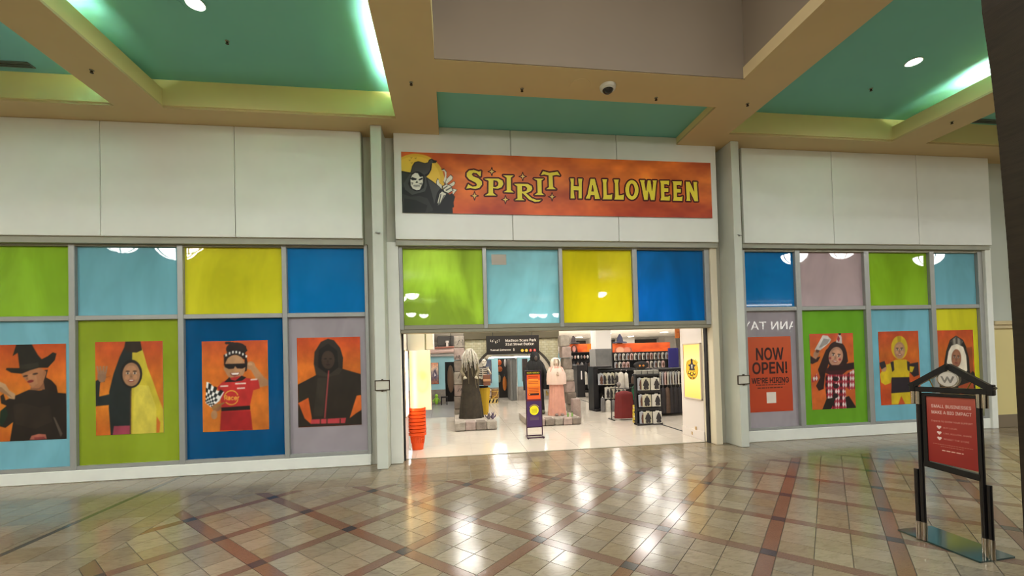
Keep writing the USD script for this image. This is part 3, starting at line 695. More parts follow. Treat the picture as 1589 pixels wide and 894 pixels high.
# ------------------------------------------------------------------ posters on the windows
PG = 1.0
def sunset(w, h, seed, top=(188, 72, 26), mid=(206, 122, 36), low=(192, 96, 32)):
    return clouds_on(ramp_img((w, h), [(0, top), (.35, (200, 102, 30)), (.6, mid), (1, low)]), 20, 300, seed)
def poly(d, pts, fill): d.polygon([tuple(p) for p in pts], fill=fill)
def blob(d, cx, cy, rx, ry, fill, rot=0):
    th = np.linspace(0, 2 * math.pi, 36); c, s = math.cos(rot), math.sin(rot)
    d.polygon([(cx + rx * math.cos(t) * c - ry * math.sin(t) * s, cy + rx * math.cos(t) * s + ry * math.sin(t) * c) for t in th], fill=fill)
def face(d, cx, cy, rx, ry, skin, rot=0.0, smile=True, brow=(50, 34, 24), lips=(132, 52, 44)):
    blob(d, cx, cy, rx, ry, skin, rot)
    dk = tuple(int(v * .8) for v in skin); lt = tuple(min(255, int(v * 1.12)) for v in skin)
    c, s = math.cos(rot), math.sin(rot)
    def L(x, y): return (cx + x * rx * c - y * ry * s, cy + x * rx * s + y * ry * c)
    blob(d, *L(0, -.45), rx * .55, ry * .3, lt, rot); blob(d, *L(-.45, .25), rx * .25, ry * .2, lt, rot); blob(d, *L(.45, .25), rx * .25, ry * .2, lt, rot)
    for sx in (-1, 1):
        blob(d, *L(sx * .4, -.1), rx * .19, ry * .09, (230, 220, 205), rot); blob(d, *L(sx * .4, -.1), rx * .09, ry * .08, (30, 20, 14), rot)
        blob(d, *L(sx * .4, -.27), rx * .24, ry * .045, brow, rot)
    poly(d, [L(-.03, -.1), L(.12, .25), L(-.14, .25)], dk)
    blob(d, *L(0, .52), rx * .34, ry * (.11 if smile else .07), lips, rot)
    if smile: blob(d, *L(0, .5), rx * .26, ry * .05, (235, 226, 210), rot)
def soft(im, r=2.6):
    """printed photo: cloth and skin are never one flat tone"""
    im = im.filter(ImageFilter.GaussianBlur(r)); a = np.asarray(im).astype(float); h, w = a.shape[:2]; yy, xx = np.mgrid[0:h, 0:w]
    n = meshkit.fbm(np.stack([xx / 70.0, yy / 110.0, np.full_like(xx, 3.0, float)], -1), 4, w) - .5; g = RNG.normal(0, 3.0, (h, w))
    return Image.fromarray(np.clip(a * (1 + n[..., None] * .30) + g[..., None], 0, 255).astype(np.uint8), 'RGB')
def poster(name, label, im, corners, x0, x1, z0, z1, n=(118, 172), y=6.694):
    w, h = x1 - x0, z1 - z0
    t = thing(name, label, 'poster', ((x0 + x1) / 2, y, z0))
    (m, cd) = art_grid(quad(im, corners, *n), w, h, PG)
    part(t, 'sheet', m, printed('poster_print', .4, .35), cd=cd)
    return t

# 1 witch
im = sunset(680, 894, 11); d = ImageDraw.Draw(im); o = 30
def S(pts): return [(x + o, y) for x, y in pts]
poly(d, S([(360, 270), (400, 265), (385, 330), (430, 355), (470, 400), (482, 460), (430, 480), (350, 430)]), (38, 24, 16))
poly(d, S([(300, 390), (365, 360), (378, 430), (260, 440), (262, 415)]), (128, 82, 54))
poly(d, S([(188, 300), (250, 265), (340, 250), (388, 280), (384, 305), (362, 375), (330, 420), (272, 418), (240, 372), (205, 330)]), (160, 106, 70))
poly(d, S([(230, 310), (300, 290), (320, 380), (280, 410), (242, 365)]), (172, 120, 82))
blob(d, 222 + o, 318, 20, 7, (50, 30, 22), -.2); blob(d, 300 + o, 300, 22, 7, (50, 30, 22), -.2); blob(d, 262 + o, 362, 26, 11, (118, 36, 32), -.2); poly(d, S([(236, 318), (244, 350), (225, 345)]), (130, 84, 56))
blob(d, 372 + o, 298, 10, 20, (150, 98, 64))
poly(d, S([(150, 52), (120, 150), (160, 122), (175, 252), (72, 250), (66, 264), (110, 290), (190, 298), (260, 268), (330, 248), (400, 248), (455, 185), (468, 130), (440, 120), (400, 152), (350, 178), (318, 140), (268, 50)]), (30, 27, 20))
poly(d, S([(176, 225), (320, 205), (330, 240), (250, 260), (178, 258)]), (46, 42, 32))
poly(d, S([(22, 485), (45, 465), (62, 520), (140, 482), (250, 432), (330, 440), (400, 428), (470, 458), (552, 465), (562, 850), (95, 868), (122, 700), (60, 748), (14, 735), (8, 690), (38, 600), (72, 565), (28, 545)]), (36, 28, 22))
poly(d, S([(120, 560), (200, 540), (330, 580), (420, 560), (440, 700), (300, 760), (140, 720)]), (46, 36, 28)); poly(d, S([(445, 660), (460, 665), (525, 800), (510, 830)]), (84, 72, 60)); poly(d, S([(20, 610), (60, 575), (80, 640), (40, 730), (12, 720)]), (24, 44, 30))
poly(d, S([(-30, 340), (20, 365), (62, 385), (92, 438), (140, 468), (135, 512), (95, 505), (40, 440), (-30, 432)]), (186, 146, 106)); poly(d, S([(-30, 400), (30, 410), (90, 470), (120, 500), (60, 470), (-30, 420)]), (150, 108, 74))
poly(d, S([(255, 850), (270, 815), (330, 800), (385, 805), (395, 845)]), (160, 92, 74)); poly(d, S([(290, 830), (370, 825), (390, 845), (300, 852)]), (120, 52, 48))
poster('poster', 'poster of a woman in a wide black witch hat, leftmost in the left bay', soft(im), [(-24 + o, 57), (546 + o, 45), (562 + o, 845), (-26 + o, 868)], -6.305, -5.428, .61, 1.952)
# 2 two-tone costume
im = sunset(650, 894, 12, top=(196, 74, 30)); d = ImageDraw.Draw(im)
poly(d, [(165, 345), (120, 360), (110, 395), (75, 400), (66, 520), (150, 500), (150, 590), (38, 600), (36, 390), (60, 375)], (34, 40, 38)); blob(d, 88, 350, 36, 50, (150, 112, 84)); 
for k, (x, a) in enumerate([(62, -.3), (80, -.1), (100, .1), (118, .3)]): poly(d, [(x - 6, 330), (x - 8 + a * 40, 262), (x + 6 + a * 40, 262), (x + 8, 330)], (160, 120, 90))
poly(d, [(300, 60), (345, 60), (330, 850), (165, 850), (148, 620), (150, 480), (185, 330), (235, 190), (280, 95)], (34, 40, 38))
poly(d, [(345, 60), (410, 70), (440, 160), (470, 270), (520, 400), (560, 520), (606, 640), (606, 830), (330, 850)], (200, 180, 50))
poly(d, [(360, 420), (480, 430), (545, 620), (540, 840), (345, 845)], (214, 196, 74)); poly(d, [(548, 690), (578, 740), (570, 825), (545, 830)], (206, 110, 40))
poly(d, [(285, 55), (412, 55), (425, 130), (380, 150), (300, 145), (275, 110)], (46, 34, 22))
blob(d, 335, 330, 92, 120, (28, 24, 20)); face(d, 335, 335, 74, 100, (170, 122, 86))
poly(d, [(190, 768), (322, 765), (325, 845), (180, 848)], (150, 62, 76)); poly(d, [(326, 470), (336, 470), (332, 850), (322, 850)], (90, 64, 40))
poster('poster', 'poster of a child in a half black, half yellow hooded costume on olive glass', soft(im), [(28, 58), (606, 50), (610, 830), (42, 850)], -5.058, -4.182, .633, 1.964)
# 3 racing driver
im = sunset(692, 894, 13, top=(196, 76, 30), mid=(204, 108, 34), low=(206, 118, 40)); d = ImageDraw.Draw(im); SK = (176, 128, 88)
poly(d, [(470, 300), (510, 270), (600, 380), (636, 405), (640, 450), (560, 470), (545, 430)], SK); blob(d, 475, 275, 40, 38, SK); blob(d, 470, 262, 22, 12, (196, 150, 108))
blob(d, 345, 130, 92, 62, (34, 22, 18)); 
for k in range(26): blob(d, 345 + 95 * math.cos(k * 1.7) * (0.6 + .4 * ((k * 37) % 10) / 10), 128 + 55 * math.sin(k * 2.3), 16, 12, (40, 26, 20))
poly(d, [(235, 210), (250, 170), (330, 130), (430, 170), (445, 240), (440, 320), (420, 330), (420, 220), (340, 190), (262, 215), (250, 290), (236, 270)], (38, 24, 18))
blob(d, 335, 290, 92, 110, SK); blob(d, 335, 225, 70, 40, (186, 140, 98)); blob(d, 248, 300, 12, 26, SK)
for k in range(14):
    x = 232 + k * 15; y = 196 - 42 * math.sin((k + .5) / 14 * math.pi); poly(d, [(x, y - 12), (x + 15, y - 12 - (2 if k < 7 else -2)), (x + 15, y + 10), (x, y + 12)], (225, 220, 210) if k % 2 else (40, 32, 32))
poly(d, [(236, 262), (430, 255), (430, 285), (400, 302), (355, 300), (335, 278), (322, 302), (280, 306), (245, 290)], (26, 18, 16))
poly(d, [(290, 340), (380, 334), (365, 362), (330, 372), (300, 362)], (120, 50, 44)); poly(d, [(298, 342), (374, 338), (362, 356), (310, 358)], (236, 228, 214))
RD, RD2 = (182, 44, 40), (158, 34, 34)
poly(d, [(285, 385), (400, 365), (436, 385), (545, 400), (560, 478), (500, 495), (470, 640), (498, 850), (208, 855), (220, 640), (200, 520), (180, 470), (215, 430)], RD)
poly(d, [(215, 690), (478, 680), (498, 850), (208, 856)], RD2); poly(d, [(240, 425), (285, 378), (300, 402), (340, 410), (395, 365), (436, 380), (400, 408), (330, 420)], (34, 24, 22))
poly(d, [(216, 650), (472, 632), (474, 668), (218, 682)], (36, 24, 20))
for (x, y, w) in [(240, 460, 70), (385, 436, 96), (390, 478, 70), (505, 400, 60)]: poly(d, [(x - w / 2, y - 6), (x + w / 2, y - 10), (x + w / 2, y + 4), (x - w / 2, y + 8)], (220, 190, 176))
blob(d, 305, 562, 66, 66, (214, 176, 60)); blob(d, 305, 562, 58, 58, RD); poly(d, [(236, 560), (380, 538), (384, 582), (240, 602)], RD)
text_c(d, (308, 564), 'Racer', 54, (230, 196, 66), 142, 1, im=im)
poly(d, [(82, 420), (110, 430), (180, 500), (240, 510), (200, 590), (130, 650), (78, 610)], (236, 232, 222))
fl = hom([(0, 0), (1, 0), (1, 1), (0, 1)], [(80, 420), (235, 505), (135, 648), (76, 605)])
for a in range(6):
    for b in range(7):
        if (a + b) % 2: poly(d, fl([(a / 6, b / 7), ((a + 1) / 6, b / 7), ((a + 1) / 6, (b + 1) / 7), (a / 6, (b + 1) / 7)]), (26, 30, 28))
blob(d, 175, 650, 40, 34, (150, 100, 66)); blob(d, 155, 715, 28, 40, SK); poly(d, [(130, 650), (240, 600), (246, 612), (140, 668)], (150, 110, 60))
poster('poster', 'poster of a girl in a red racing dress with a checkered flag', soft(im), [(32, 60), (630, 42), (650, 846), (56, 872)], -3.66, -2.75, .61, 1.943)
# 4 black hooded jacket
im = sunset(715, 894, 14, top=(186, 60, 24), mid=(206, 104, 32), low=(196, 74, 28)); d = ImageDraw.Draw(im); BK, BK2 = (44, 36, 27), (54, 46, 36)
poly(d, [(345, 65), (400, 82), (455, 150), (482, 240), (478, 345), (650, 395), (660, 585), (610, 610), (550, 790), (662, 720), (662, 860), (60, 885), (75, 665), (150, 800), (195, 800), (165, 610), (72, 660), (70, 490), (240, 400), (215, 300), (222, 190), (280, 95)], BK)
poly(d, [(76, 660), (165, 612), (196, 800), (185, 850), (130, 800)], (200, 88, 32)); poly(d, [(545, 800), (610, 592), (662, 585), (662, 712)], (200, 96, 34))
poly(d, [(260, 170), (345, 110), (430, 180), (440, 330), (350, 400), (255, 330)], (26, 21, 16)); blob(d, 345, 262, 60, 84, (62, 46, 34)); 
for x in (322, 368): blob(d, x, 252, 12, 5, (20, 15, 11))
blob(d, 345, 306, 20, 6, (44, 26, 22)); poly(d, [(340, 258), (352, 290), (334, 290)], (50, 36, 27))
poly(d, [(215, 300), (260, 335), (350, 400), (440, 335), (478, 345), (450, 395), (350, 420), (235, 400)], BK2); poly(d, [(250, 430), (330, 430), (300, 780), (210, 780)], BK2)
poly(d, [(346, 360), (357, 360), (322, 800), (308, 800)], (150, 62, 60)); poly(d, [(190, 812), (512, 796), (502, 845), (185, 852)], (184, 62, 66))
for x in (270, 330, 452): poly(d, [(x, 805), (x + 10, 805), (x + 10, 850), (x, 850)], (60, 44, 32))
poster('poster', 'poster of a person in a black hooded jacket on grey mauve glass', soft(im), [(60, 56), (642, 46), (662, 862), (72, 888)], -2.335, -1.414, .614, 1.967)
# 5 now open
im = ramp_img((600, 900), [(0, (196, 84, 40)), (1, (184, 66, 34))]); im = clouds_on(im, 7, 300, 3); d = ImageDraw.Draw(im); DK = (52, 22, 18)
text_c(d, (300, 208), 'NOW', 190, DK, 400, 5, im=im); text_c(d, (300, 375), 'OPEN!', 178, DK, 505, 5, im=im); text_c(d, (300, 525), "WE'RE HIRING", 84, DK, 520, 3, im=im)
dashes(d, 300, 576, 400, 12, (96, 44, 28), 1); dashes(d, 300, 612, 360, 12, (96, 44, 28), 2)
d.rectangle((240, 665, 368, 795), fill=(226, 214, 196))
poster('poster', 'orange NOW OPEN! notice with a blank white square, first pane of the right bay', im, [(0, 0), (600, 0), (600, 900), (0, 900)], 5.10, 5.94, .505, 1.822, n=(120, 180))
# 6 clown
im = sunset(619, 894, 15, top=(200, 76, 44), mid=(196, 92, 40), low=(208, 104, 40)); d = ImageDraw.Draw(im)
poly(d, [(60, 290), (100, 320), (165, 300), (140, 350), (80, 380), (60, 370)], (48, 28, 28)); poly(d, [(95, 260), (125, 230), (160, 260), (120, 330), (90, 310)], (170, 126, 96)); poly(d, [(105, 230), (190, 75), (240, 80), (280, 120), (265, 150), (220, 190), (150, 245)], (206, 196, 186)); poly(d, [(200, 110), (262, 120), (240, 165), (180, 200), (150, 210)], (150, 142, 134)); poly(d, [(120, 225), (160, 235), (140, 262), (118, 255)], (96, 60, 44))
blob(d, 340, 290, 108, 150, (52, 30, 24)); poly(d, [(225, 230), (270, 190), (250, 380), (215, 480), (200, 640), (150, 660), (120, 610), (165, 520), (140, 440)], (48, 26, 20)); poly(d, [(400, 200), (445, 250), (460, 350), (430, 390), (390, 360)], (44, 24, 20))
poly(d, [(330, 150), (352, 70), (372, 55), (392, 95), (396, 165)], (206, 190, 180)); poly(d, [(352, 75), (372, 110), (362, 150), (342, 120)], (150, 44, 50)); blob(d, 371, 62, 14, 14, (40, 24, 22))
face(d, 330, 300, 76, 102, (186, 136, 106), .18)
blob(d, 268, 318, 14, 12, (160, 60, 60)); blob(d, 372, 332, 14, 12, (160, 60, 60))
HB = [(222, 495), (300, 480), (440, 490), (530, 430), (535, 640), (480, 650), (430, 620), (440, 740), (450, 860), (270, 862), (232, 745), (215, 600)]
mk = Image.new('L', im.size, 0); ImageDraw.Draw(mk).polygon([(x, y) for x, y in HB], fill=255); ImageDraw.Draw(mk).polygon([(80, 530), (130, 480), (140, 545), (78, 575)], fill=255)
ha = Image.new('RGB', im.size, (226, 214, 204)); hd = ImageDraw.Draw(ha)
for r in range(14):
    for c in range(22):
        x, y = 60 + c * 26 + (13 if r % 2 else 0), 430 + r * 34
        hd.polygon([(x, y - 34), (x + 13, y), (x, y + 34), (x - 13, y)], fill=(160, 34, 48) if (r % 2 == 0) else ((44, 24, 26) if c % 3 == 0 else (226, 214, 204)))
im.paste(ha, (0, 0), mk); d = ImageDraw.Draw(im)
poly(d, [(230, 430), (290, 390), (400, 390), (470, 410), (520, 365), (528, 430), (450, 450), (400, 490), (260, 490), (215, 470)], (70, 26, 28)); poly(d, [(255, 400), (420, 395), (440, 440), (250, 450)], (46, 26, 22))
for (x, y) in [(330, 536), (332, 612), (326, 712)]: blob(d, x, y, 30, 25, (40, 26, 24))
poly(d, [(232, 745), (330, 730), (275, 862), (185, 862)], (38, 30, 22)); poly(d, [(430, 730), (470, 715), (545, 830), (545, 845), (450, 858)], (38, 30, 22))
poly(d, [(410, 380), (525, 362), (528, 425), (430, 440)], (44, 26, 24))
poster('poster', 'poster of a girl clown in red and white diamonds on green glass', soft(im), [(48, 60), (514, 50), (548, 842), (80, 864)], 6.318, 7.198, .50, 1.855)
# 7 yellow and black outfit (plain stand-in)
im = sunset(650, 894, 16, top=(190, 66, 30), mid=(198, 84, 30), low=(190, 70, 34)); d = ImageDraw.Draw(im); YL, YD, BL = (206, 176, 30), (176, 146, 24), (44, 36, 40)
poly(d, [(150, 420), (215, 405), (225, 520), (200, 620), (130, 640), (80, 610), (70, 520)], YL); blob(d, 120, 455, 34, 42, (176, 130, 96)); poly(d, [(60, 400), (130, 380), (150, 440), (90, 470)], BL)
poly(d, [(430, 420), (560, 400), (565, 540), (500, 560), (440, 500)], BL); poly(d, [(430, 440), (510, 450), (480, 510), (425, 500)], YL)
poly(d, [(205, 395), (270, 370), (400, 370), (450, 400), (440, 580), (215, 580)], YL); poly(d, [(205, 395), (245, 385), (250, 480), (225, 500)], BL); poly(d, [(415, 385), (450, 400), (446, 500), (420, 480)], BL)
poly(d, [(215, 560), (440, 560), (450, 720), (205, 730)], BL); poly(d, [(205, 730), (450, 720), (455, 850), (380, 850), (330, 760), (290, 850), (205, 850)], YL)
blob(d, 325, 240, 104, 128, YL); poly(d, [(300, 115), (350, 115), (345, 190), (305, 190)], YD); face(d, 325, 270, 70, 92, (178, 132, 98))
poster('poster', 'poster of a child in a yellow and black hooded outfit on light blue glass', soft(im), [(60, 60), (570, 60), (590, 850), (70, 860)], 7.722, 8.572, .522, 1.868)
# 8 white hair
im = sunset(620, 894, 17, top=(196, 72, 30), mid=(196, 90, 32), low=(196, 78, 34)); d = ImageDraw.Draw(im)
poly(d, [(60, 560), (130, 500), (180, 300), (240, 170), (330, 120), (430, 170), (500, 300), (530, 480), (590, 560), (600, 894), (50, 894)], (42, 38, 32)); poly(d, [(250, 180), (330, 130), (430, 185), (400, 230), (280, 230)], (120, 112, 98))
for k in range(5): poly(d, [(260 + k * 34, 140 + abs(k - 2) * 14), (276 + k * 34, 136 + abs(k - 2) * 14), (280 + k * 32, 235), (264 + k * 32, 235)], (150, 142, 126) if k % 2 else (60, 54, 46))
poly(d, [(215, 300), (260, 235), (340, 215), (430, 250), (470, 350), (480, 520), (430, 570), (380, 600), (360, 520), (260, 520), (230, 560), (190, 540), (185, 420)], (226, 214, 188))
face(d, 325, 380, 70, 104, (146, 98, 70), .08, smile=False); poly(d, [(290, 480), (350, 490), (330, 570), (270, 560)], (40, 36, 32)); poly(d, [(350, 560), (400, 520), (410, 560), (360, 610)], (210, 206, 196))
poly(d, [(470, 260), (560, 250), (570, 520), (520, 560), (510, 380)], (150, 74, 34)); poly(d, [(180, 640), (230, 620), (240, 894), (170, 894)], (60, 52, 44)); poly(d, [(340, 700), (560, 640), (570, 760), (360, 800)], (160, 70, 36))
poster('poster', 'poster of a person with white hair in a dark coat on yellow glass', soft(im), [(40, 60), (580, 50), (600, 880), (50, 890)], 8.955, 9.775, .51, 1.866)

# little framed unit plates on the two fins
for k, (x, y, z, lb) in enumerate([(-1.034, 6.325, 1.227, 'small framed number plate on the left fin pilaster'), (4.732, 6.325, 1.11, 'small framed number plate on the right fin pilaster')]):
    t = thing('unit_plate', lb, 'plate', (x, y, z))
    a, b, w = .108, .076, .014
    part(t, 'frame', join(box(-a, a, -.01, .014, b - w, b, .003), box(-a, a, -.01, .014, -b, -b + w, .003), box(-a, -a + w, -.01, .014, -b, b, .003), box(a - w, a, -.01, .014, -b, b, .003), box(-.012, .012, -.012, .014, b, b + .016), box(-.012, .012, -.012, .014, -b - .016, -b)), mat('plate_bronze', (84, 72, 58), rough=.4, metal=.5))
    part(t, 'card', box(-a + w, a - w, -.002, .012, -b + w, b - w), mat('plate_card', (196, 192, 172), rough=.5))

# ------------------------------------------------------------------ mall sign stand (kiosk)
KA = np.array([3.77, 2.975]); KD = np.array([0.31215, -0.95003]); KR = math.atan2(KD[1], KD[0])
ks = thing('sign_stand', 'black and chrome mall sign stand with a gabled top and red SMALL BUSINESSES poster', 'sign stand', (KA[0], KA[1], 0), KR)
# local x along the sign, local -y faces the viewer
M_KB = mat('gloss_black', (22, 20, 20), rough=.18, spec=.6); M_KC = mat('brushed_chrome', (196, 190, 178), rough=.2, metal=1.0)
def loc_k(x, y): dd = np.array([x, y]) - KA; return (float(dd @ KD), float(dd @ np.array([-KD[1], KD[0]])))
base = Polygon([loc_k(*p) for p in [(3.775, 3.18), (4.125, 3.185), (4.10, 2.615), (3.765, 2.60)]])
part(ks, 'base_plate', prism_xy(base.buffer(-.006).buffer(.006), 0.001, .012), mat('base_glass', (36, 62, 56), rough=.08, spec=.8))
def post(x, z0, z1, r=.017, y=0.0, n=18): return cyl((x, y, z0), (x, y, z1), r, n=n)
for (x, lab) in ((.010, 'left'), (.352, 'right')):
    part(ks, 'post', post(x, .155, 1.125, .018), M_KB, smooth=40)
    xo, zo = (-.024, .585) if x < .1 else (.384, .555)
    part(ks, 'short_post', post(xo, .155, zo, .016), M_KB, smooth=40)
    part(ks, 'foot_sleeve', join(post(x, .012, .158, .02), post(xo, .012, .158, .018)), M_KC, 'chrome sleeve', smooth=40)
    part(ks, 'top_sleeve', join(post(x, 1.12, 1.235, .02), post(x + (-.03 if x < .1 else .032), 1.12, 1.235, .018)), M_KC, 'chrome sleeve', smooth=40)
def bar2(p, q_, w, t, y=0.0):
    p, q_ = np.array(p), np.array(q_); dd = (q_ - p) / np.linalg.norm(q_ - p); nn = np.array([-dd[1], dd[0]]) * w / 2
    return prism_xz(Polygon([p + nn, q_ + nn, q_ - nn, p - nn]), y - t / 2, t)
part(ks, 'roof_bar', bar2((-.034, 1.262), (.198, 1.432), .042, .05), M_KB); part(ks, 'roof_bar', bar2((.192, 1.432), (.432, 1.255), .042, .05), M_KB)
part(ks, 'roof_end', box(-.038, -.004, -.026, .026, 1.222, 1.296, .004), M_KB); part(ks, 'roof_end', box(.398, .434, -.026, .026, 1.216, 1.296, .004), M_KB)
part(ks, 'cross_rail', box(-.01, .41, -.022, .022, 1.222, 1.262, .004), M_KB)
part(ks, 'bottom_rail', bar2((.03, .645), (.345, .60), .048, .04), M_KB)
part(ks, 'stay', cyl((.077, 0, 1.335), (.102, 0, 1.262), .004, n=6), mat('brass', (214, 176, 96), rough=.25, metal=1.0)); part(ks, 'stay', cyl((.326, 0, 1.33), (.296, 0, 1.262), .004, n=6), mat('brass', None))
dsk = part(ks, 'logo_disc', move(revolve([(.064, -.02), (.066, -.012), (.066, .012), (.06, .016)], 32), (.194, 0, 1.328), rx=math.pi / 2), M_KC, 'chrome ringed disc', smooth=40)
part(dsk, 'disc_face', move(revolve([(.056, 0), (.054, .003)], 32), (.194, -.019, 1.328), rx=math.pi / 2), mat('disc_white', (206, 196, 178), rough=.4))
part(dsk, 'letter_w', prism_xz(unary_union([LineString([(.160, 1.352), (.178, 1.306), (.194, 1.346), (.210, 1.306), (.228, 1.352)]).buffer(.0052, cap_style=2)]), -.0245, .003), mat('disc_grey', (128, 120, 108), rough=.4), 'grey letter W')
fr0 = (.034, .37, .655, 1.215)
part(ks, 'poster_frame', join(box(.034, .06, -.018, .018, .66, 1.212, .003), box(.338, .362, -.018, .018, .625, 1.205, .003), box(.034, .362, -.018, .018, 1.188, 1.214, .003)), M_KB)
im = ramp_img((640, 1080), [(0, (186, 92, 72)), (.25, (172, 66, 52)), (1, (152, 42, 36))]); d = ImageDraw.Draw(im); WT = (236, 206, 192)
text_c(d, (322, 158), 'SMALL BUSINESSES', 66, WT, 515, 1, im=im); text_c(d, (322, 256), 'MAKE A BIG IMPACT', 66, WT, 515, 1, im=im)
text_c(d, (322, 398), '3 WAYS TO SHOW YOUR SUPPORT', 34, (232, 190, 172), 530, 0, im=im)
for k, s in enumerate(['BUY LOCAL', 'LIKE, FOLLOW, SHARE', 'REVISIT THE STORE']):
    y = 492 + k * 90; x = 160
    blob(d, x - 14, y - 8, 16, 16, WT); blob(d, x + 14, y - 8, 16, 16, WT); poly(d, [(x - 28, y), (x + 28, y), (x, y + 34)], WT)
    f = font(32); d.text((214, y - 16), s, fill=(226, 176, 156), font=f)
dashes(d, 322, 768, 500, 9, (190, 112, 92), 3); dashes(d, 322, 800, 300, 9, (190, 112, 92), 4); dashes(d, 322, 862, 270, 15, (236, 190, 168), 5)
g_ = quad(im, [(0, 0), (640, 0), (640, 1080), (0, 1080)], 150, 250)
(m, cd) = art_grid(g_, .282, .535, .95)
v = m[0].copy(); v[:, 2] = v[:, 2] + np.where(v[:, 2] < .3, (1 - v[:, 2] / .3), 0) * (-(v[:, 0]) * .09); v += (.199, -.006, .655)
part(ks, 'poster_sheet', (v, m[1]), printed('kiosk_print', .25, .5), 'red poster about small businesses', cd=cd)
# ------------------------------------------------------------------ shop interior shell
ZI = 3.12
ci = thing('ceiling', 'white shop ceiling seen through the entrance', None, kind='structure')
part(ci, 'ceiling_slab', box(-9, 26, 6.95, 40.2, ZI, ZI + .1), M_SHOPWALL)
for nm, bx, lb in (('wall_003', (-9, 26, 40, 40.2, 0, ZI), 'pale back wall of the shop'), ('wall_004', (-9.2, -9, 6.95, 40.2, 0, ZI), 'pale left wall of the shop'), ('wall_005', (26, 26.2, 6.95, 40.2, 0, ZI), 'pale right wall of the shop')):
    w = tag(thing(nm, lb, None), kind='structure'); part(w, 'wall_face', box(*bx), M_SHOPWALL)
w = tag(thing('wall_006', 'white partition inside the windows on each side of the entrance', None), kind='structure')
part(w, 'wall_face', box(-9, -1.2, 7.25, 7.35, 0, ZI), M_SHOPWALL); part(w, 'wall_face', box(4.95, 15, 7.25, 7.35, 0, ZI), M_SHOPWALL)
w = tag(thing('wall_007', 'white wall stub with the lit panel, right of the entrance', None), kind='structure')
M_STUB = mat('stub_white', (226, 216, 206), rough=.5)
part(w, 'wall_face', box(4.405, 4.98, 6.95, 7.66, 0, ZI), M_STUB); part(w, 'skirting', box(4.395, 4.98, 6.95, 7.665, 0, .16, .003), M_STUB)
for (y, z) in [(7.208, .185), (7.33, .075)]:
    part(w, 'outlet', box(4.388, 4.405, y - .022, y + .022, z - .03, z + .03, .004), mat('outlet_tan', (196, 164, 120), rough=.5))
w = tag(thing('wall_008', 'white wall stub left of the entrance with bulkhead above', None), kind='structure')
part(w, 'wall_face', box(-1.3, -.802, 6.95, 7.5, 0, ZI), M_STUB)
w = tag(thing('wall_011', 'white bulkhead above the hanging lit panel', None), kind='structure')
part(w, 'bulkhead', box(-.81, -.50, 7.7, 8.3, 1.755, ZI, .006), M_SHOPWALL); part(w, 'bulkhead', box(-.475, -.352, 7.7, 8.3, 1.765, ZI, .006), M_SHOPWALL); part(w, 'bulkhead_joint', box(-.5, -.475, 7.72, 8.3, 1.755, ZI), M_BULK)
col2 = thing('pillar', 'square shop column with white top and grey tiled lower half', None, kind='structure')
part(col2, 'upper_shaft', box(5.30, 5.88, 15, 15.6, 1.785, ZI), M_SHOPWALL); part(col2, 'lower_cladding', box(5.25, 5.88, 14.96, 15.62, 0, 1.785, .01), mat('column_tile', (112, 112, 110), rough=.4, vary=.2, scale=3))
part(col2, 'side_cladding', box(5.225, 5.25, 14.97, 15.6, 0, 1.785), mat('column_tile_light', (156, 154, 150), rough=.4))
k = 0
for (x, y) in [(.25, 9.8), (2.4, 9.8), (4.6, 9.8), (.2, 11.75), (2.5, 11.85), (6.2, 11.4), (4.2, 13.5), (1.2, 13.6), (2.2, 15.7), (8.2, 15.3), (3.4, 7.75), (1.5, 7.75), (-.15, 7.5), (5.0, 8.2), (-1.6, 9.8), (-1.9, 12.8), (-1.9, 16), (.3, 17.5), (4.3, 18.2), (7.4, 18.6), (10.4, 14), (10.6, 18.5), (2.2, 20.5), (6.2, 22), (10, 22.5), (-2, 20.5), (6.4, 13.2), (8.4, 12.2), (4.6, 16.2), (6.6, 16.4), (8.6, 20.4), (4.2, 20.6), (7.4, 24.6), (4.6, 23), (10.4, 16.3), (12.6, 20), (12.4, 24), (10.4, 25.0), (14.4, 23.6), (7.0, 29), (11.5, 30), (16, 30), (11, 35.5), (16, 36)]:
    downlight('shop_downlight' if y < 19 else 'far_shop_downlight', 'round recessed downlight, %s in the white shop ceiling' % ((ORD[k] if k < 24 else 'distant ' + ORD[k - 24])), (x, y, ZI), .32, L_STORE * (.3 if y < 7.8 else 1) if y < 19 else L_STORE * 4.5, C_STORE, 'downlights in the shop ceiling'); k += 1

# backlit panels beside the entrance
def lit(name, emission, tint): return printed(name, .4, .3, emission, tint)
im = ramp_img((340, 620), [(0, (236, 190, 104)), (.4, (248, 214, 146)), (1, (232, 182, 92))]); d = ImageDraw.Draw(im)
for a in range(9): blob(d, 170 + 100 * math.cos(a * .7 + .2), 210 - 10 * math.sin(a), 30, 16, (206, 160, 62), a * .5)
blob(d, 170, 290, 126, 118, (150, 112, 34)); blob(d, 170, 288, 116, 106, (196, 150, 40))
poly(d, [(90, 240), (140, 230), (170, 170), (200, 230), (252, 238), (215, 262), (230, 300), (112, 300), (128, 262)], (52, 46, 44)); blob(d, 170, 190, 20, 24, (40, 34, 34)); poly(d, [(158, 235), (182, 235), (178, 280), (162, 280)], (206, 196, 180))
for (x, y, r) in [(110, 330, 26), (160, 345, 30), (215, 332, 26), (140, 380, 22), (200, 378, 22)]: blob(d, x, y, r, r * .8, (72, 50, 22)); blob(d, x + 4, y - 5, r * .6, r * .4, (232, 196, 60))
lb = thing('lightbox', 'glowing yellow lightbox with a round graveyard emblem on the right entrance wall', 'lightbox', (4.405, 7.245, .74), -math.pi / 2)
(m, cd) = art_grid(im.resize((86, 156), Image.BOX), .53, .99)
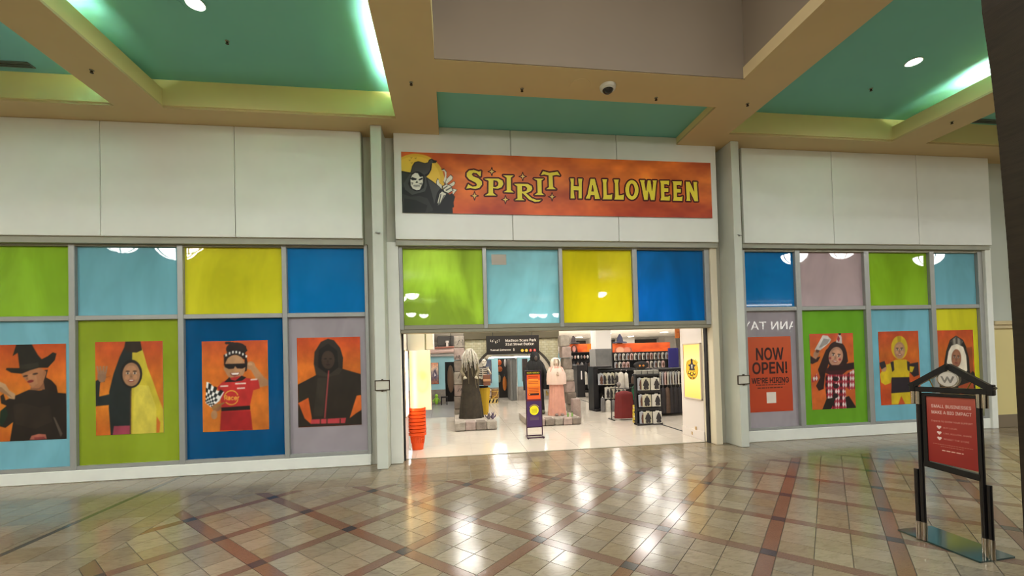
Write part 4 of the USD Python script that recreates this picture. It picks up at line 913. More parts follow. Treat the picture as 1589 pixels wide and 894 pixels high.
part(lb, 'lit_face', (m[0] + (0, -.022, 0), m[1]), lit('lightbox_print', L_BOX * .5, (1, .96, .86)), cd=cd)
part(lb, 'frame', join(box(-.285, -.262, -.03, 0, -.02, 1.01, .004), box(.262, .285, -.03, 0, -.02, 1.01, .004), box(-.285, .285, -.03, 0, .988, 1.012, .004), box(-.285, .285, -.03, 0, -.022, .002, .004)), mat('pale_frame', (214, 196, 170), rough=.35))
im2 = ramp_img((300, 800), [(0, (250, 222, 190)), (.4, (250, 212, 156)), (1, (250, 216, 176))]); d = ImageDraw.Draw(im2)
blob(d, 180, 420, 90, 150, (252, 214, 140)); blob(d, 180, 420, 66, 118, (254, 222, 156)); blob(d, 190, 350, 40, 50, (250, 208, 128)); d.rectangle((40, 0, 100, 800), fill=(255, 246, 220)); im2 = im2.filter(ImageFilter.GaussianBlur(14))
lb2 = thing('lightbox', 'pale glowing panel with a faint emblem hanging above the orange baskets', 'lightbox', (-.593, 7.70, .68))
(m, cd) = art_grid(im2.resize((44, 120), Image.BOX), .37, 1.07)
part(lb2, 'lit_face', (m[0] + (0, -.03, 0), m[1]), lit('panel_print', L_BOX * .42, (1, .92, .76)), cd=cd)
part(lb2, 'casing', box(-.188, .188, -.027, .05, -.004, 1.075, .005), mat('casing_white', (240, 226, 206), rough=.4))
lb3 = thing('lightbox', 'bright narrow lit panel on the left entrance wall', 'lightbox', (-.802, 7.22, .66), math.pi / 2)
(m, cd) = art_grid(im2.resize((40, 90), Image.BOX), .44, 1.07)
part(lb3, 'lit_face', (m[0] + (0, -.022, 0), m[1]), lit('bright_panel_print', L_BOX * 4, (1, .88, .62)), cd=cd)
part(lb3, 'frame', join(box(-.24, -.22, -.026, 0, -.02, 1.09, .004), box(.22, .24, -.026, 0, -.02, 1.09, .004), box(-.24, .24, -.026, 0, 1.07, 1.09, .004), box(-.24, .24, -.026, 0, -.02, 0, .004)), mat('pale_frame', None))
tg = thing('price_sign', 'small orange card high at the end of the white wall stub at right', 'sign', (4.378, 7.674, 1.865)); 
part(tg, 'card', box(-.066, .064, -.008, 0, 0, .25), mat('tag_orange', (226, 128, 52), rough=.5)); part(tg, 'print', box(-.03, .03, -.0095, -.008, .11, .13), mat('tag_ink', (196, 84, 34), rough=.5))
tg2 = tg

# stack of shopping baskets
M_BASK = mat('basket_orange', (238, 84, 24), rough=.35, spec=.4)
def basket(label, loc):
    t = thing('shopping_basket', label, 'basket', loc, group='stack of orange shopping baskets')
    n = 40
    def ring(r0, r1, z0, z1, fold=None): return revolve([(r0, z0), (r1, z1)], n, sx=1.0, sy=.8, cap=False)
    def shell(rows):
        return revolve(rows, n, fold=lambda a, z: 1.0 + .06 * abs(math.sin(2 * a)), sy=.78, cap=False)
    # slatted wall: solid bands and upright bars, so the holes are open
    part(t, 'base', revolve([(.001, 0), (.095, 0), (.097, .012), (.001, .012)], n, fold=lambda a, z: 1.0 + .06 * abs(math.sin(2 * a)), sy=.78, cap=False), M_BASK)
    part(t, 'lower_wall', shell([(.095, .0), (.110, .12), (.106, .12), (.091, .004)]), M_BASK)
    bars = []
    for k in range(26):
        a = 2 * math.pi * k / 26; fo = 1.0 + .06 * abs(math.sin(2 * a))
        p0, p1 = (.109 * fo * math.cos(a), .109 * fo * .78 * math.sin(a), .115), (.122 * fo * math.cos(a), .122 * fo * .78 * math.sin(a), .232)
        bars.append(cyl(p0, p1, .0065, n=6))
    part(t, 'slotted_wall', join(*bars, shell([(.112, .150), (.1135, .162), (.109, .162), (.108, .150)]), shell([(.1165, .19), (.118, .202), (.114, .202), (.113, .19)])), M_BASK)
    part(t, 'rim', shell([(.121, .228), (.128, .24), (.150, .252), (.152, .30), (.144, .30), (.142, .258), (.118, .25)]), M_BASK, smooth=35)
    part(t, 'handle', tube([(-.13, -.02, .295), (-.06, -.1, .292), (.06, -.1, .292), (.13, -.02, .295)], .006, 6), mat('basket_grip', (196, 62, 20), rough=.4))
    return t
b0 = basket('orange slotted shopping basket, bottom of the stack by the lit panel', (-.655, 7.60, 0.0))
for k in range(1, 8): dup(b0, (-.655, 7.60, .062 * k), 0, 'orange slotted shopping basket, %s from the bottom of its stack' % ORD[k])

# ------------------------------------------------------------------ tunnel facade, tunnel room
M_STONE = [mat('stone_grey', (166, 156, 142), rough=.85, vary=.35, scale=7, bump=.5, bscale=30), mat('stone_pink', (172, 152, 142), rough=.85, vary=.3, scale=6, bump=.5, bscale=30), mat('stone_dark', (138, 126, 114), rough=.85, vary=.35, scale=6, bump=.5, bscale=30)]
def stone(x0, x1, y0, y1, z0, z1, s):
    v, f = box(x0, x1, y0, y1, z0, z1, .015)
    m = trimesh.Trimesh(v, f, process=True).subdivide()
    p = np.asarray(m.vertices); n = meshkit.noise(p * 14 + s, s)[:, None] - .5
    return p + n * .02 * np.array([1, 1, .4]), np.asarray(m.faces)
def platform(label, x0, x1, y0, y1, h, nb):
    t = thing('stone_plinth', label, 'plinth', ((x0 + x1) / 2, y0, 0))
    W = x1 - x0; xs = np.linspace(-W / 2, W / 2, nb + 1)
    for k in range(nb):
        part(t, 'stone_block', stone(xs[k] + .003, xs[k + 1] - .003, 0 + (.02 if k % 2 else 0), .3, .01, h - .004, k), M_STONE[k % 3])
    part(t, 'top_slab', box(-W / 2 + .01, W / 2 - .01, .1, y1 - y0, 0.01, h - .006, .004), mat('plinth_top', (190, 178, 164), rough=.8, vary=.2, scale=4))
    return t
platform('low plinth of rough stone blocks under the ragged grey ghoul', .0, .93, 9.16, 10.55, .195, 4)
platform('low plinth of rough stone blocks under the pink robed figure', 1.62, 2.875, 9.28, 10.55, .165, 6)
M_TILEW = [mat('subway_tile', (206, 200, 170), rough=.3), mat('subway_tile_warm', (198, 190, 156), rough=.3)]
tf_ = thing('tunnel_arch', 'cream tiled archway of a mock subway tunnel entrance', 'archway', (1.55, 10.88, 0))
AC, AR = (.02, .83), 1.06
wall_poly = sbox(-1.24, 0, 1.24, 2.16).difference(unary_union([Point(AC).buffer(AR, 48), sbox(-AR, -1, AR, AC[1])]))
part(tf_, 'wall_backing', prism_xz(wall_poly, .03, .2), mat('subway_grout', (156, 148, 122), rough=.7))
tw, th_ = .107, .062
kk = 0
inner = wall_poly.buffer(-.002)
for r in range(int(2.16 / th_)):
    for c in range(-13, 13):
        x0 = c * tw + (tw / 2 if r % 2 else 0); p = sbox(x0 + .003, r * th_ + .003, x0 + tw - .003, (r + 1) * th_ - .003).intersection(inner)
        if p.area > 1e-3 and r * th_ > .9: part(tf_, 'tile', prism_xz(p, .02, .012), M_TILEW[(r * 7 + c * 3) % 2]); kk += 1
ring = Point(AC).buffer(AR + .075, 64).difference(Point(AC).buffer(AR + .012, 64)).intersection(sbox(-2, AC[1], 2, 3))
part(tf_, 'dark_arch_ring', prism_xz(ring, -.03, .07), mat('arch_dark', (66, 60, 52), rough=.6), 'dark arch band')
ring = Point(AC).buffer(AR + .012, 64).difference(Point(AC).buffer(AR - .075, 64)).intersection(sbox(-2, AC[1], 2, 3))
part(tf_, 'light_arch_ring', prism_xz(ring, -.02, .26), mat('arch_light', (206, 196, 176), rough=.5), 'pale arch band')
part(tf_, 'top_beam', box(-1.26, 1.26, -.05, .26, 2.06, 2.24, .01), mat('beam_olive', (92, 84, 62), rough=.6))
def pillar_(label, loc, w0, w1, lean, h, n):
    t = thing('stone_post', label, 'pillar', loc)
    zs_ = np.linspace(.02, h, n + 1)
    for k in range(n):
        f0 = zs_[k] / h; wd = w0 + (w1 - w0) * f0 + (.006 if k % 2 else 0); c = lean * f0
        part(t, 'stone_block', stone(c - wd / 2, c + wd / 2, -.02 * (k % 2), .3, zs_[k] + .003, zs_[k + 1] - .003, k + 3), M_STONE[(k * 2) % 3])
    return t
lp = pillar_('pale rough stone post with graffiti marks left of the tiled arch', (.13, 10.56, 0), .25, .25, .04, 2.15, 7)
for (x, z, s) in [(.06, 2.0, 1), (-.02, 1.62, .8), (.05, 1.15, 1), (.02, .8, .7)]:
    pts = [(x + s * a, -.035, z + s * b) for a, b in [(-.07, -.07), (-.02, .05), (.03, -.03), (.06, .06), (.07, -.08)]]
    part(lp, 'graffiti', tube(pts, .007, 5), mat('spray_black', (48, 44, 42), rough=.7))
pillar_('rough stone post leaning left beside the pink robed figure', (3.06, 10.56, 0), .22, .24, -.19, 2.12, 7)
bb = thing('stone_block', 'squat rough stone block at the foot of the leaning post', 'stone block', (3.02, 10.2, 0)); part(bb, 'block', stone(-.1, .1, -.1, .1, 0.0, .5, 9), M_STONE[1])
# subway sign
ss = thing('station_sign', 'black hanging sign reading Madison Scare Park 31st Street Station', 'sign', (1.505, 10.42, 1.655))
part(ss, 'board', box(-.67, .67, 0, .05, 0, .47, .008), mat('sign_black', (34, 28, 28), rough=.4))
M_SW = mat('sign_white', (226, 216, 206), rough=.5)
def line_xz(parent, nm, s, x0, z, w, h, m, y=-.003, lab=None):
    t = meshkit.text_mesh(s, h, .003, bold=True); v = np.asarray(t.vertices); sx = w / v[:, 0].max()
    return part(parent, nm, (np.stack([x0 + v[:, 0] * sx, y + .003 - v[:, 2], z + v[:, 1]], 1), np.asarray(t.faces)), m, lab)
line_xz(ss, 'lettering', 'Madison Scare Park', -.20, .315, .80, .062, M_SW); line_xz(ss, 'lettering', '31st Street Station', -.20, .22, .74, .062, M_SW); line_xz(ss, 'lettering', 'Tunnel Entrance', -.58, .09, .52, .045, M_SW)
for k, (ch, dz) in enumerate(zip('SPIRIT', (.02, 0, .02, -.02, 0, .02))): line_xz(ss, 'lettering', ch, -.58 + k * .043, .30 + dz, .02 if ch == 'I' else .034, .055, M_SW)
part(ss, 'arrow', prism_xz(Polygon([(.01, .15), (.03, .15), (.03, .11), (.045, .11), (.02, .07), (-.005, .11), (.01, .11)]), -.003, .003), M_SW)
for k, c in enumerate([(236, 196, 50), (236, 196, 50), (206, 60, 52), (206, 60, 52)]): part(ss, 'route_dot', move(revolve([(.038, 0), (.038, .004)], 20), (.235 + k * .105, -.004, .085), rx=-math.pi / 2), mat('route_%d' % (k // 2), c, rough=.5)); 
for k, ch in enumerate('1235'): line_xz(ss, 'lettering', ch, .225 + k * .105, .064, .022, .042, M_SW, -.008)
part(ss, 'hanger', join(cyl((-.5, .025, .47), (-.5, .025, 1.45), .008, n=6), cyl((.5, .025, .47), (.5, .025, 1.45), .008, n=6)), M_BLACK)
# tube light under the arch
tl = thing('strip_light', 'white glowing strip light under the subway sign', 'light', (1.45, 11.4, 1.58)); part(tl, 'batten', box(-.75, .75, -.05, .05, .02, .06), M_TRIM); part(tl, 'tube', cyl((-.72, 0, 0), (.72, 0, 0), .02, n=10), emit('strip_glow', (1, .95, .97), 14), 'glowing tube'); part(tl, 'hanger', join(cyl((-.6, 0, .06), (-.6, 0, 1.54), .008, n=6), cyl((.6, 0, .06), (.6, 0, 1.54), .008, n=6)), M_BLACK)

M_BLUEW = mat('tunnel_blue', (150, 196, 206), rough=.5, vary=.06, scale=3)
M_GREYST = mat('tunnel_base', (150, 142, 132), rough=.8, vary=.3, scale=5)
tr = tag(thing('wall_009', 'light blue walls of the mock tunnel room with a grey stone base', None), kind='structure')
def holes(x0, x1, z1, doors):
    g = sbox(x0, .5, x1, z1)
    for (a, b, t_) in doors: g = g.difference(sbox(a, -1, b, t_))
    return g
part(tr, 'blue_wall', prism_xz(holes(-2.4, 4.3, 1.66, [(1.60, 2.30, 1.53), (-.29, .05, 1.46)]), 14.95, .12), M_BLUEW)
g = sbox(-2.4, 0, 4.3, .5).difference(sbox(1.60, -1, 2.30, 2)).difference(sbox(-.29, -1, .05, 2))
for k, gg in enumerate(g.geoms): part(tr, 'stone_base', prism_xz(gg, 14.9, .17), M_GREYST)
part(tr, 'cornice', box(-2.4, 4.3, 14.86, 15.07, 1.66, 1.74, .01), mat('cornice_grey', (176, 172, 166), rough=.5))
part(tr, 'door_backing', join(box(1.5, 2.4, 16.2, 16.3, 0, 1.7), box(-.5, .2, 15.6, 15.7, 0, 1.7)), mat('doorway_dark', (38, 30, 26), rough=.7))
part(tr, 'door_panel', box(2.04, 2.12, 15.0, 15.9, 0, 1.5, .006), mat('steel_grey', (112, 112, 108), rough=.4)); part(tr, 'door_panel', box(2.13, 2.28, 15.05, 15.1, 0, 1.5, .006), mat('steel_grey', None))
def boardprop(name, label, cat, x0, x1, z0, z1, y, im, n):
    t = thing(name, label, cat, ((x0 + x1) / 2, y, z0)); (m, cd) = art_grid(im.resize(n, Image.BOX), x1 - x0, z1 - z0, 1.2); part(t, 'sheet', m, printed('poster_print', .4, .3), cd=cd)
    part(t, 'frame', join(box(-(x1 - x0) / 2 - .012, -(x1 - x0) / 2, -.01, .012, 0, z1 - z0), box((x1 - x0) / 2, (x1 - x0) / 2 + .012, -.01, .012, 0, z1 - z0)), mat('frame_grey', (120, 116, 110), rough=.4)); return t
ip = clouds_on(ramp_img((200, 400), [(0, (206, 140, 112)), (.3, (216, 190, 170)), (.6, (120, 112, 126)), (1, (150, 92, 70))]), 60, 60, 21); dd_ = ImageDraw.Draw(ip); poly(dd_, [(60, 160), (110, 120), (150, 200), (120, 300), (60, 280)], (92, 82, 100)); poly(dd_, [(90, 180), (130, 240), (80, 260)], (216, 206, 206))
boardprop('movie_poster', 'abstract pink and grey poster on the blue wall near the lit panel', 'poster', -.765, -.52, .70, 1.45, 14.93, ip, (26, 70))
ip = clouds_on(ramp_img((200, 400), [(0, (74, 80, 96)), (1, (92, 98, 112))]), 20, 70, 22)
boardprop('notice_board', 'dark grey notice panel on the blue wall left of the dark doorway', 'notice board', 1.02, 1.35, .66, 1.5, 14.93, ip, (30, 70))
ip = clouds_on(ramp_img((200, 400), [(0, (60, 52, 48)), (1, (40, 36, 34))]), 20, 70, 23)
boardprop('notice_board', 'black notice panel on the blue wall right of the dark doorway', 'notice board', 2.48, 2.66, .68, 1.5, 14.93, ip, (24, 60))
# things inside the tunnel doorway
for (x, z, w, h, c, lb) in [(1.74, 1.26, .17, .22, (206, 88, 30), 'orange lantern shaped bag hung highest in the dark doorway'), (1.75, 1.02, .2, .22, (190, 96, 40), 'orange bag hung second from the top in the dark doorway'), (1.72, .62, .12, .3, (150, 140, 112), 'pale packaged prop hung low in the dark doorway'), (1.92, .3, .16, .55, (214, 120, 44), 'tall orange banner card low in the dark doorway'), (1.96, 1.2, .1, .3, (206, 196, 190), 'white packaged prop at the right of the dark doorway')]:
    t = thing('hanging_prop', lb, 'costume', (x, 15.8, z)); part(t, 'body', trimesh_ := ball((0, 0, h / 2), (w / 2, .05, h / 2), 2), mat('prop_%d_%d_%d' % c, c, rough=.5), smooth=True); part(t, 'hook', cyl((0, 0, h), (0, 0, h + .06), .006, n=6), M_CHROME)
# hazard block, barrel, toys, bench
hz = thing('hazard_barrier', 'low barrier block with yellow and black hazard stripes', 'barrier', (1.27, 14.4, 0)); part(hz, 'block', box(-.24, .24, 0, .3, 0, .16, .01), mat('hazard_yellow', (214, 186, 110), rough=.5))
for k in range(4): part(hz, 'stripe', prism_xz(Polygon([(-.22 + k * .12, .02), (-.17 + k * .12, .02), (-.12 + k * .12, .14), (-.17 + k * .12, .14)]), -.004, .004), M_DARK)
def barrel(label, loc, c, c2):
    t = thing('barrel', label, 'barrel', loc); part(t, 'body', revolve([(.001, 0), (.11, 0), (.125, .03), (.13, .16), (.125, .3), (.11, .32), (.001, .32)], 24, cap=False), mat('barrel_%d' % c[0], c, rough=.4, metal=.2), smooth=40)
    for z in (.08, .24): part(t, 'hoop', revolve([(.131, z - .012), (.136, z), (.131, z + .012)], 24, cap=False), mat('hoop_%d' % c2[0], c2, rough=.4))
barrel('pale steel barrel standing on the hazard barrier', (1.18, 14.55, .16), (196, 182, 164), (120, 92, 72)); barrel('brown barrel standing on the hazard barrier, right of the pale one', (1.42, 14.55, .16), (150, 112, 66), (206, 166, 66))
hs = thing('hose', 'yellow hose looped over the barrels on the hazard barrier', 'hose', (1.27, 14.41, .16)); part(hs, 'hose_loop', tube([(.22 * math.cos(a), 0, .21 - .19 * math.sin(a)) for a in np.linspace(-.3, 3.4, 16)], .018, 8), mat('hose_yellow', (206, 160, 66), rough=.5), smooth=True)
gt = thing('toy_creature', 'small lime green creature toy against the stone base', 'toy', (-.60, 14.75, 0)); part(gt, 'body', ball((0, 0, .14), (.075, .06, .14), 2), mat('toy_green', (150, 200, 60), rough=.5), smooth=True); part(gt, 'head', ball((0, -.02, .3), (.06, .055, .065), 2), mat('toy_green', None), smooth=True); part(gt, 'arm', tube([(-.06, 0, .2), (-.12, -.03, .14), (-.11, -.05, .08)], .016, 6), mat('toy_green', None)); part(gt, 'arm', tube([(.06, 0, .2), (.12, -.03, .14), (.11, -.05, .08)], .016, 6), mat('toy_green', None))
bq = thing('stool', 'small dark stool by the green toy', 'stool', (-.33, 14.6, 0)); part(bq, 'seat', box(-.12, .12, -.1, .1, .24, .28, .008), M_BLACK)
for sx in (-1, 1):
    for sy in (-1, 1): part(bq, 'leg', box(sx * .09 - .015, sx * .09 + .015, sy * .07 - .015, sy * .07 + .015, 0, .24), M_BLACK)
ms = thing('hanging_mask', 'brown oval mask hung in the far left doorway', 'mask', (-.1, 15.2, .35)); part(ms, 'body', ball((0, 0, .5), (.12, .06, .5), 2), mat('mask_brown', (112, 84, 62), rough=.6), smooth=True); part(ms, 'cord', cyl((0, 0, .99), (0, 0, 1.11), .006, n=6), M_BLACK)
# ducts above the left part
du = thing('duct_run', 'pinkish duct and dark machinery high behind the lit panel', 'duct', (-.35, 13.2, 1.74)); part(du, 'duct', cyl((-.9, 0, .05), (.42, 0, .1), .07, n=14), mat('duct_pink', (206, 176, 166), rough=.5)); part(du, 'pipe', cyl((-.9, -.1, .16), (.42, -.1, .2), .03, n=10), mat('pipe_rust', (150, 92, 74), rough=.5)); part(du, 'machine_box', box(-.12, .4, .1, .5, .24, .56, .02), mat('machine_dark', (70, 66, 62), rough=.5)); part(du, 'valve', join(cyl((.18, -.05, .18), (.18, -.05, .36), .035), cyl((.18, -.05, .34), (.18, -.05, .40), .05)), mat('valve_white', (216, 206, 196), rough=.4)); part(du, 'strut', cyl((-.3, .1, .12), (.1, .15, .5), .02, n=8), mat('machine_dark', None))
part(du, 'hanger', join(cyl((-.7, 0, .1), (-.7, 0, 1.38), .01, n=6), cyl((.3, 0, .1), (.3, 0, 1.38), .01, n=6)), M_BLACK)

# ------------------------------------------------------------------ animated props on the plinths
def folds(n, amp, ph=0.0): return lambda a, z: 1 + amp * math.cos(n * a + ph + z * 1.5) + amp * .5 * math.cos((2 * n + 1) * a + 1.3)
def bone(p0, p1, r0, r1, n=8): return cyl(p0, p1, r0, r1, n)
# grey haired ghoul
gh = thing('ghoul_prop', 'life size ghoul in a ragged black gown with long grey hair', 'halloween prop', (.39, 9.86, .189))
part(gh, 'gown', revolve([(.001, .0), (.285, .0), (.265, .2), (.225, .5), (.175, .8), (.145, 1.0), (.175, 1.15), (.15, 1.28), (.06, 1.36)], 64, fold=folds(9, .05), sy=.75, cap=False), mat('gown_black', (66, 58, 46), rough=.85, vary=.35, scale=8), smooth=60)
gr = np.random.default_rng(3); rg = []
for k in range(22):
    a = gr.uniform(math.pi * .9, math.pi * 2.1); r = .16 + gr.uniform(0, .02); z0 = gr.uniform(.95, 1.3); L = gr.uniform(.15, .42)
    rg.append(tube([(r * math.cos(a), r * .75 * math.sin(a), z0), ((r + .02) * math.cos(a), (r + .02) * .8 * math.sin(a), z0 - L / 2), ((r + .035) * math.cos(a + .08), (r + .04) * .8 * math.sin(a), z0 - L)], [.009, .008, .003], 5))
part(gh, 'rags', join(*rg), mat('rags_tan', (128, 116, 92), rough=.9))
v, f = ball((0, 0, 1.46), (.085, .095, .12), 3)
v = v.copy(); fr = v[:, 1] < 0
for (ex) in (-.035, .035): v[:, 1] += .03 * np.exp(-((v[:, 0] - ex) ** 2 + (v[:, 2] - 1.48) ** 2) / .0004) * fr
v[:, 1] -= .02 * np.exp(-((v[:, 0]) ** 2 / .0003 + (v[:, 2] - 1.45) ** 2 / .0008)) * fr; v[:, 1] += .02 * np.exp(-((v[:, 0]) ** 2 / .0012 + (v[:, 2] - 1.395) ** 2 / .0002)) * fr
part(gh, 'head', (v, f), mat('ghoul_skin', (186, 176, 150), rough=.6), smooth=True)
hr = []
for k in range(170):
    a = gr.uniform(0, 2 * math.pi); e = gr.uniform(.1, 1.2); x, y, z = .12 * math.cos(a) * math.sin(e), .12 * math.sin(a) * math.sin(e), 1.48 + .15 * math.cos(e)
    if y < -.06 and z < 1.55: y = abs(y)
    L = gr.uniform(.2, .5); o_ = gr.uniform(.75, 1.25)
    hr.append(tube([(x, y, z), (x * 1.5 * o_, y * 1.4 + .01, z - L * .35), (x * 1.7 * o_ + .02, y * 1.5 - .03, z - L)], [.012, .012, .004], 5))
part(gh, 'hair', join(*hr), mat('ghoul_hair', (214, 206, 192), rough=.8), smooth=True)
for s in (-1, 1):
    ar = [(s * .15, 0, 1.24), (s * .2, -.06, 1.08), (s * .14, -.2, .98)]
    part(gh, 'arm', tube(ar, [.05, .042, .03], 10), mat('rags_tan', None), smooth=True)
    hd = [ball((s * .13, -.225, .965), (.028, .035, .018), 1)]
    for q_ in range(5): hd.append(tube([(s * (.105 + q_ * .012), -.24, .965), (s * (.095 + q_ * .016), -.285, .955), (s * (.095 + q_ * .016), -.315, .93 - .004 * q_)], [.008, .007, .004], 5))
    part(gh, 'hand', join(*hd), mat('ghoul_skin', None), smooth=True)
# skeleton clown holding a crate
sk = thing('skeleton_prop', 'skeleton prop with a striped crate and yellow drape beside the ghoul', 'halloween prop', (.715, 10.3, .189))
M_BONE = mat('bone', (212, 202, 184), rough=.6); M_GREYC = mat('skeleton_coat', (96, 90, 86), rough=.8)
v, f = ball((.04, -.02, 1.28), (.06, .07, .085), 3); v = v.copy()
for ex in (.015, .065): v[:, 1] += .035 * np.exp(-((v[:, 0] - ex) ** 2 + (v[:, 2] - 1.29) ** 2) / .0003) * (v[:, 1] < 0)
part(sk, 'skull', (v, f), M_BONE, smooth=True)
part(sk, 'jaw', ball((.04, -.05, 1.205), (.035, .04, .025), 2), M_BONE, smooth=True)
part(sk, 'hair_tuft', join(*[tube([(.04 + .05 * math.cos(a), .01, 1.32 + .02 * math.sin(a)), (.04 + .1 * math.cos(a), .02, 1.35 + .05 * math.sin(a))], [.02, .004], 6) for a in np.linspace(-.2, 3.4, 9)]), mat('tuft_grey', (74, 70, 68), rough=.8))
part(sk, 'ribcage', join(*[tube([(.1 * math.cos(a), .07 * math.sin(a), 1.12 - k * .045) for a in np.linspace(math.pi * .95, math.pi * 2.05, 12)], .011, 6) for k in range(6)], cyl((0, .06, .75), (0, .05, 1.2), .018), cyl((0, -.07, .9), (0, -.07, 1.12), .012)), M_BONE, smooth=True)
part(sk, 'coat', revolve([(.12, .72), (.13, .9), (.14, 1.08), (.1, 1.17)], 28, fold=folds(5, .06), center=(-.02, .03, 0), sy=.6, cap=False), M_GREYC, smooth=True)
part(sk, 'arm', tube([(-.12, 0, 1.12), (-.17, -.06, .95), (-.05, -.18, .9)], [.03, .025, .018], 8), M_BONE, smooth=True); part(sk, 'arm', tube([(.13, 0, 1.12), (.19, -.06, 1.0), (.12, -.16, 1.1)], [.03, .025, .018], 8), M_BONE, smooth=True)
for (cx_, cz_, s) in ((-.04, .9, 1), (.11, 1.115, 1)):
    part(sk, 'hand', join(ball((cx_, -.19, cz_), (.022, .014, .026), 1), *[tube([(cx_ + (q_ - 2) * .009, -.195, cz_ + .015), (cx_ + (q_ - 2) * .013, -.215, cz_ + .045), (cx_ + (q_ - 2) * .014, -.225, cz_ + .06)], [.006, .005, .004], 5) for q_ in range(5)]), M_BONE, smooth=True)
cr = part(sk, 'crate', box(.0, .17, -.2, -.06, .72, .98, .008), mat('crate_brown', (132, 84, 62), rough=.7)); part(cr, 'crate_band', join(box(-.004, .174, -.205, -.055, .82, .88, .004)), mat('crate_tan', (206, 150, 104), rough=.6))
part(sk, 'belt', revolve([(.125, .66), (.13, .70)], 24, sy=.7, cap=False), M_BLACK)
part(sk, 'drape', revolve([(.001, .0), (.07, .0), (.085, .25), (.11, .5), (.12, .66)], 30, fold=folds(5, .09), center=(.04, .0, 0), sy=.7, cap=False), mat('drape_yellow', (206, 166, 40), rough=.6), 'yellow drape', smooth=True)
for k, (x, y, lb, c) in enumerate([(.77, 9.48, 'small grey gargoyle figurine at the left front of the stone plinth', (120, 112, 116)), (.86, 9.5, 'small purple grey gargoyle figurine at the right front of the stone plinth', (112, 98, 116))]):
    t = thing('gargoyle', lb, 'figurine', (x, y, .187)); M_ = mat('garg_%d' % k, c, rough=.7, vary=.3, scale=20)
    part(t, 'body', ball((0, 0, .05), (.04, .035, .05), 2), M_, smooth=True); part(t, 'head', ball((.005, -.02, .115), (.028, .028, .03), 2), M_, smooth=True)
    for s in (-1, 1): part(t, 'wing', prism_xz(Polygon([(s * .03, .05), (s * .085, .12), (s * .075, .06), (s * .05, .03)]), .01, .01), M_); part(t, 'ear', cyl((s * .02, -.015, .135), (s * .028, -.01, .165), .008, .001, 6), M_)
# pink robed figure
pk = thing('robed_prop', 'life size praying figure in a long pink robe and white veil', 'halloween prop', (2.45, 9.86, .16))
M_PK = mat('robe_pink', (226, 164, 144), rough=.7, vary=.12, scale=5); M_PW = mat('veil_white', (232, 216, 198), rough=.7)
part(pk, 'robe', revolve([(.001, 0), (.215, 0), (.205, .12), (.175, .5), (.16, .8), (.165, .95), (.19, 1.05), (.16, 1.14), (.07, 1.19)], 72, fold=folds(11, .06), sy=.7, cap=False), M_PK, smooth=60)
part(pk, 'cape', revolve([(.232, .74), (.238, .85), (.225, 1.0), (.17, 1.12), (.085, 1.19)], 64, fold=folds(7, .035), sy=.72, cap=False), mat('cape_blush', (236, 206, 190), rough=.7), 'blush shoulder cape', smooth=60)
v, f = ball((0, -.01, 1.26), (.07, .08, .1), 3); v = v.copy(); fr = v[:, 1] < -.03
for ex in (-.028, .028): v[:, 1] += .014 * np.exp(-((v[:, 0] - ex) ** 2 + (v[:, 2] - 1.275) ** 2) / .0002) * fr
v[:, 1] -= .02 * np.exp(-(v[:, 0] ** 2 / .0002 + (v[:, 2] - 1.25) ** 2 / .0006)) * fr
part(pk, 'head', (v, f), mat('plaster_face', (222, 200, 180), rough=.6), smooth=True)
part(pk, 'mouth', ball((0, -.088, 1.212), (.02, .006, .006), 1), mat('mouth_rose', (176, 120, 108), rough=.6))
vv, ff = revolve([(.115, 1.12), (.125, 1.2), (.12, 1.28), (.095, 1.345), (.045, 1.38), (.001, 1.385)], 40, fold=folds(8, .03), sy=.95, cap=False, center=(0, .015, 0)); keep = ~((vv[ff].mean(1)[:, 1] < -.05) & (vv[ff].mean(1)[:, 2] < 1.33) & (abs(vv[ff].mean(1)[:, 0]) < .062)); part(pk, 'veil', (vv, ff[keep]), M_PW, 'white veil', smooth=True)
for s in (-1, 1):
    part(pk, 'hand', join(ball((s * .018, -.175, .98), (.014, .022, .034), 1), *[tube([(s * .012, -.165 - q_ * .009, 1.005), (s * .010, -.17 - q_ * .009, 1.05 - .006 * abs(q_ - 2))], [.006, .004], 5) for q_ in range(4)], tube([(s * .02, -.16, .985), (s * .02, -.15, 1.02)], [.007, .005], 5)), mat('plaster_face', None), smooth=True)
for s in (-1, 1): part(pk, 'shoe', ball((s * .07 + .02, -.17, .03), (.04, .07, .03), 2), mat('shoe_grey', (134, 116, 108), rough=.6), smooth=True)
# black hooded prop behind the standing banner
bk = thing('reaper_prop', 'tall black hooded figure standing behind the standing banner', 'halloween prop', (2.03, 10.3, .16)); M_CL = mat('cloak_black', (34, 34, 34), rough=.85, vary=.3, scale=6)
part(bk, 'cloak', revolve([(.001, 0), (.2, 0), (.19, .3), (.18, .7), (.21, 1.1), (.2, 1.25), (.1, 1.36)], 56, fold=folds(8, .07), sy=.7, cap=False), M_CL, smooth=60)
part(bk, 'hood', revolve([(.11, 1.28), (.125, 1.38), (.115, 1.46), (.07, 1.53), (.001, 1.55)], 32, fold=folds(5, .05), sy=1.0, cap=False), M_CL, smooth=True)
part(bk, 'face', ball((0, -.1, 1.38), (.05, .035, .075), 2), mat('prop_face', (84, 72, 66), rough=.6), smooth=True)
for s in (-1, 1): part(bk, 'sleeve', tube([(s * .17, 0, 1.2), (s * .26, -.04, .95), (s * .25, -.1, .6)], [.06, .06, .075], 12), M_CL, smooth=True)
part(bk, 'hand', join(ball((.25, -.12, .54), (.02, .03, .035), 1), *[tube([(.235 + q_ * .011, -.13, .52), (.232 + q_ * .013, -.15, .47), (.235 + q_ * .012, -.145, .44)], [.007, .006, .004], 5) for q_ in range(5)]), mat('glove_olive', (156, 134, 60), rough=.6), 'olive glove', smooth=True)
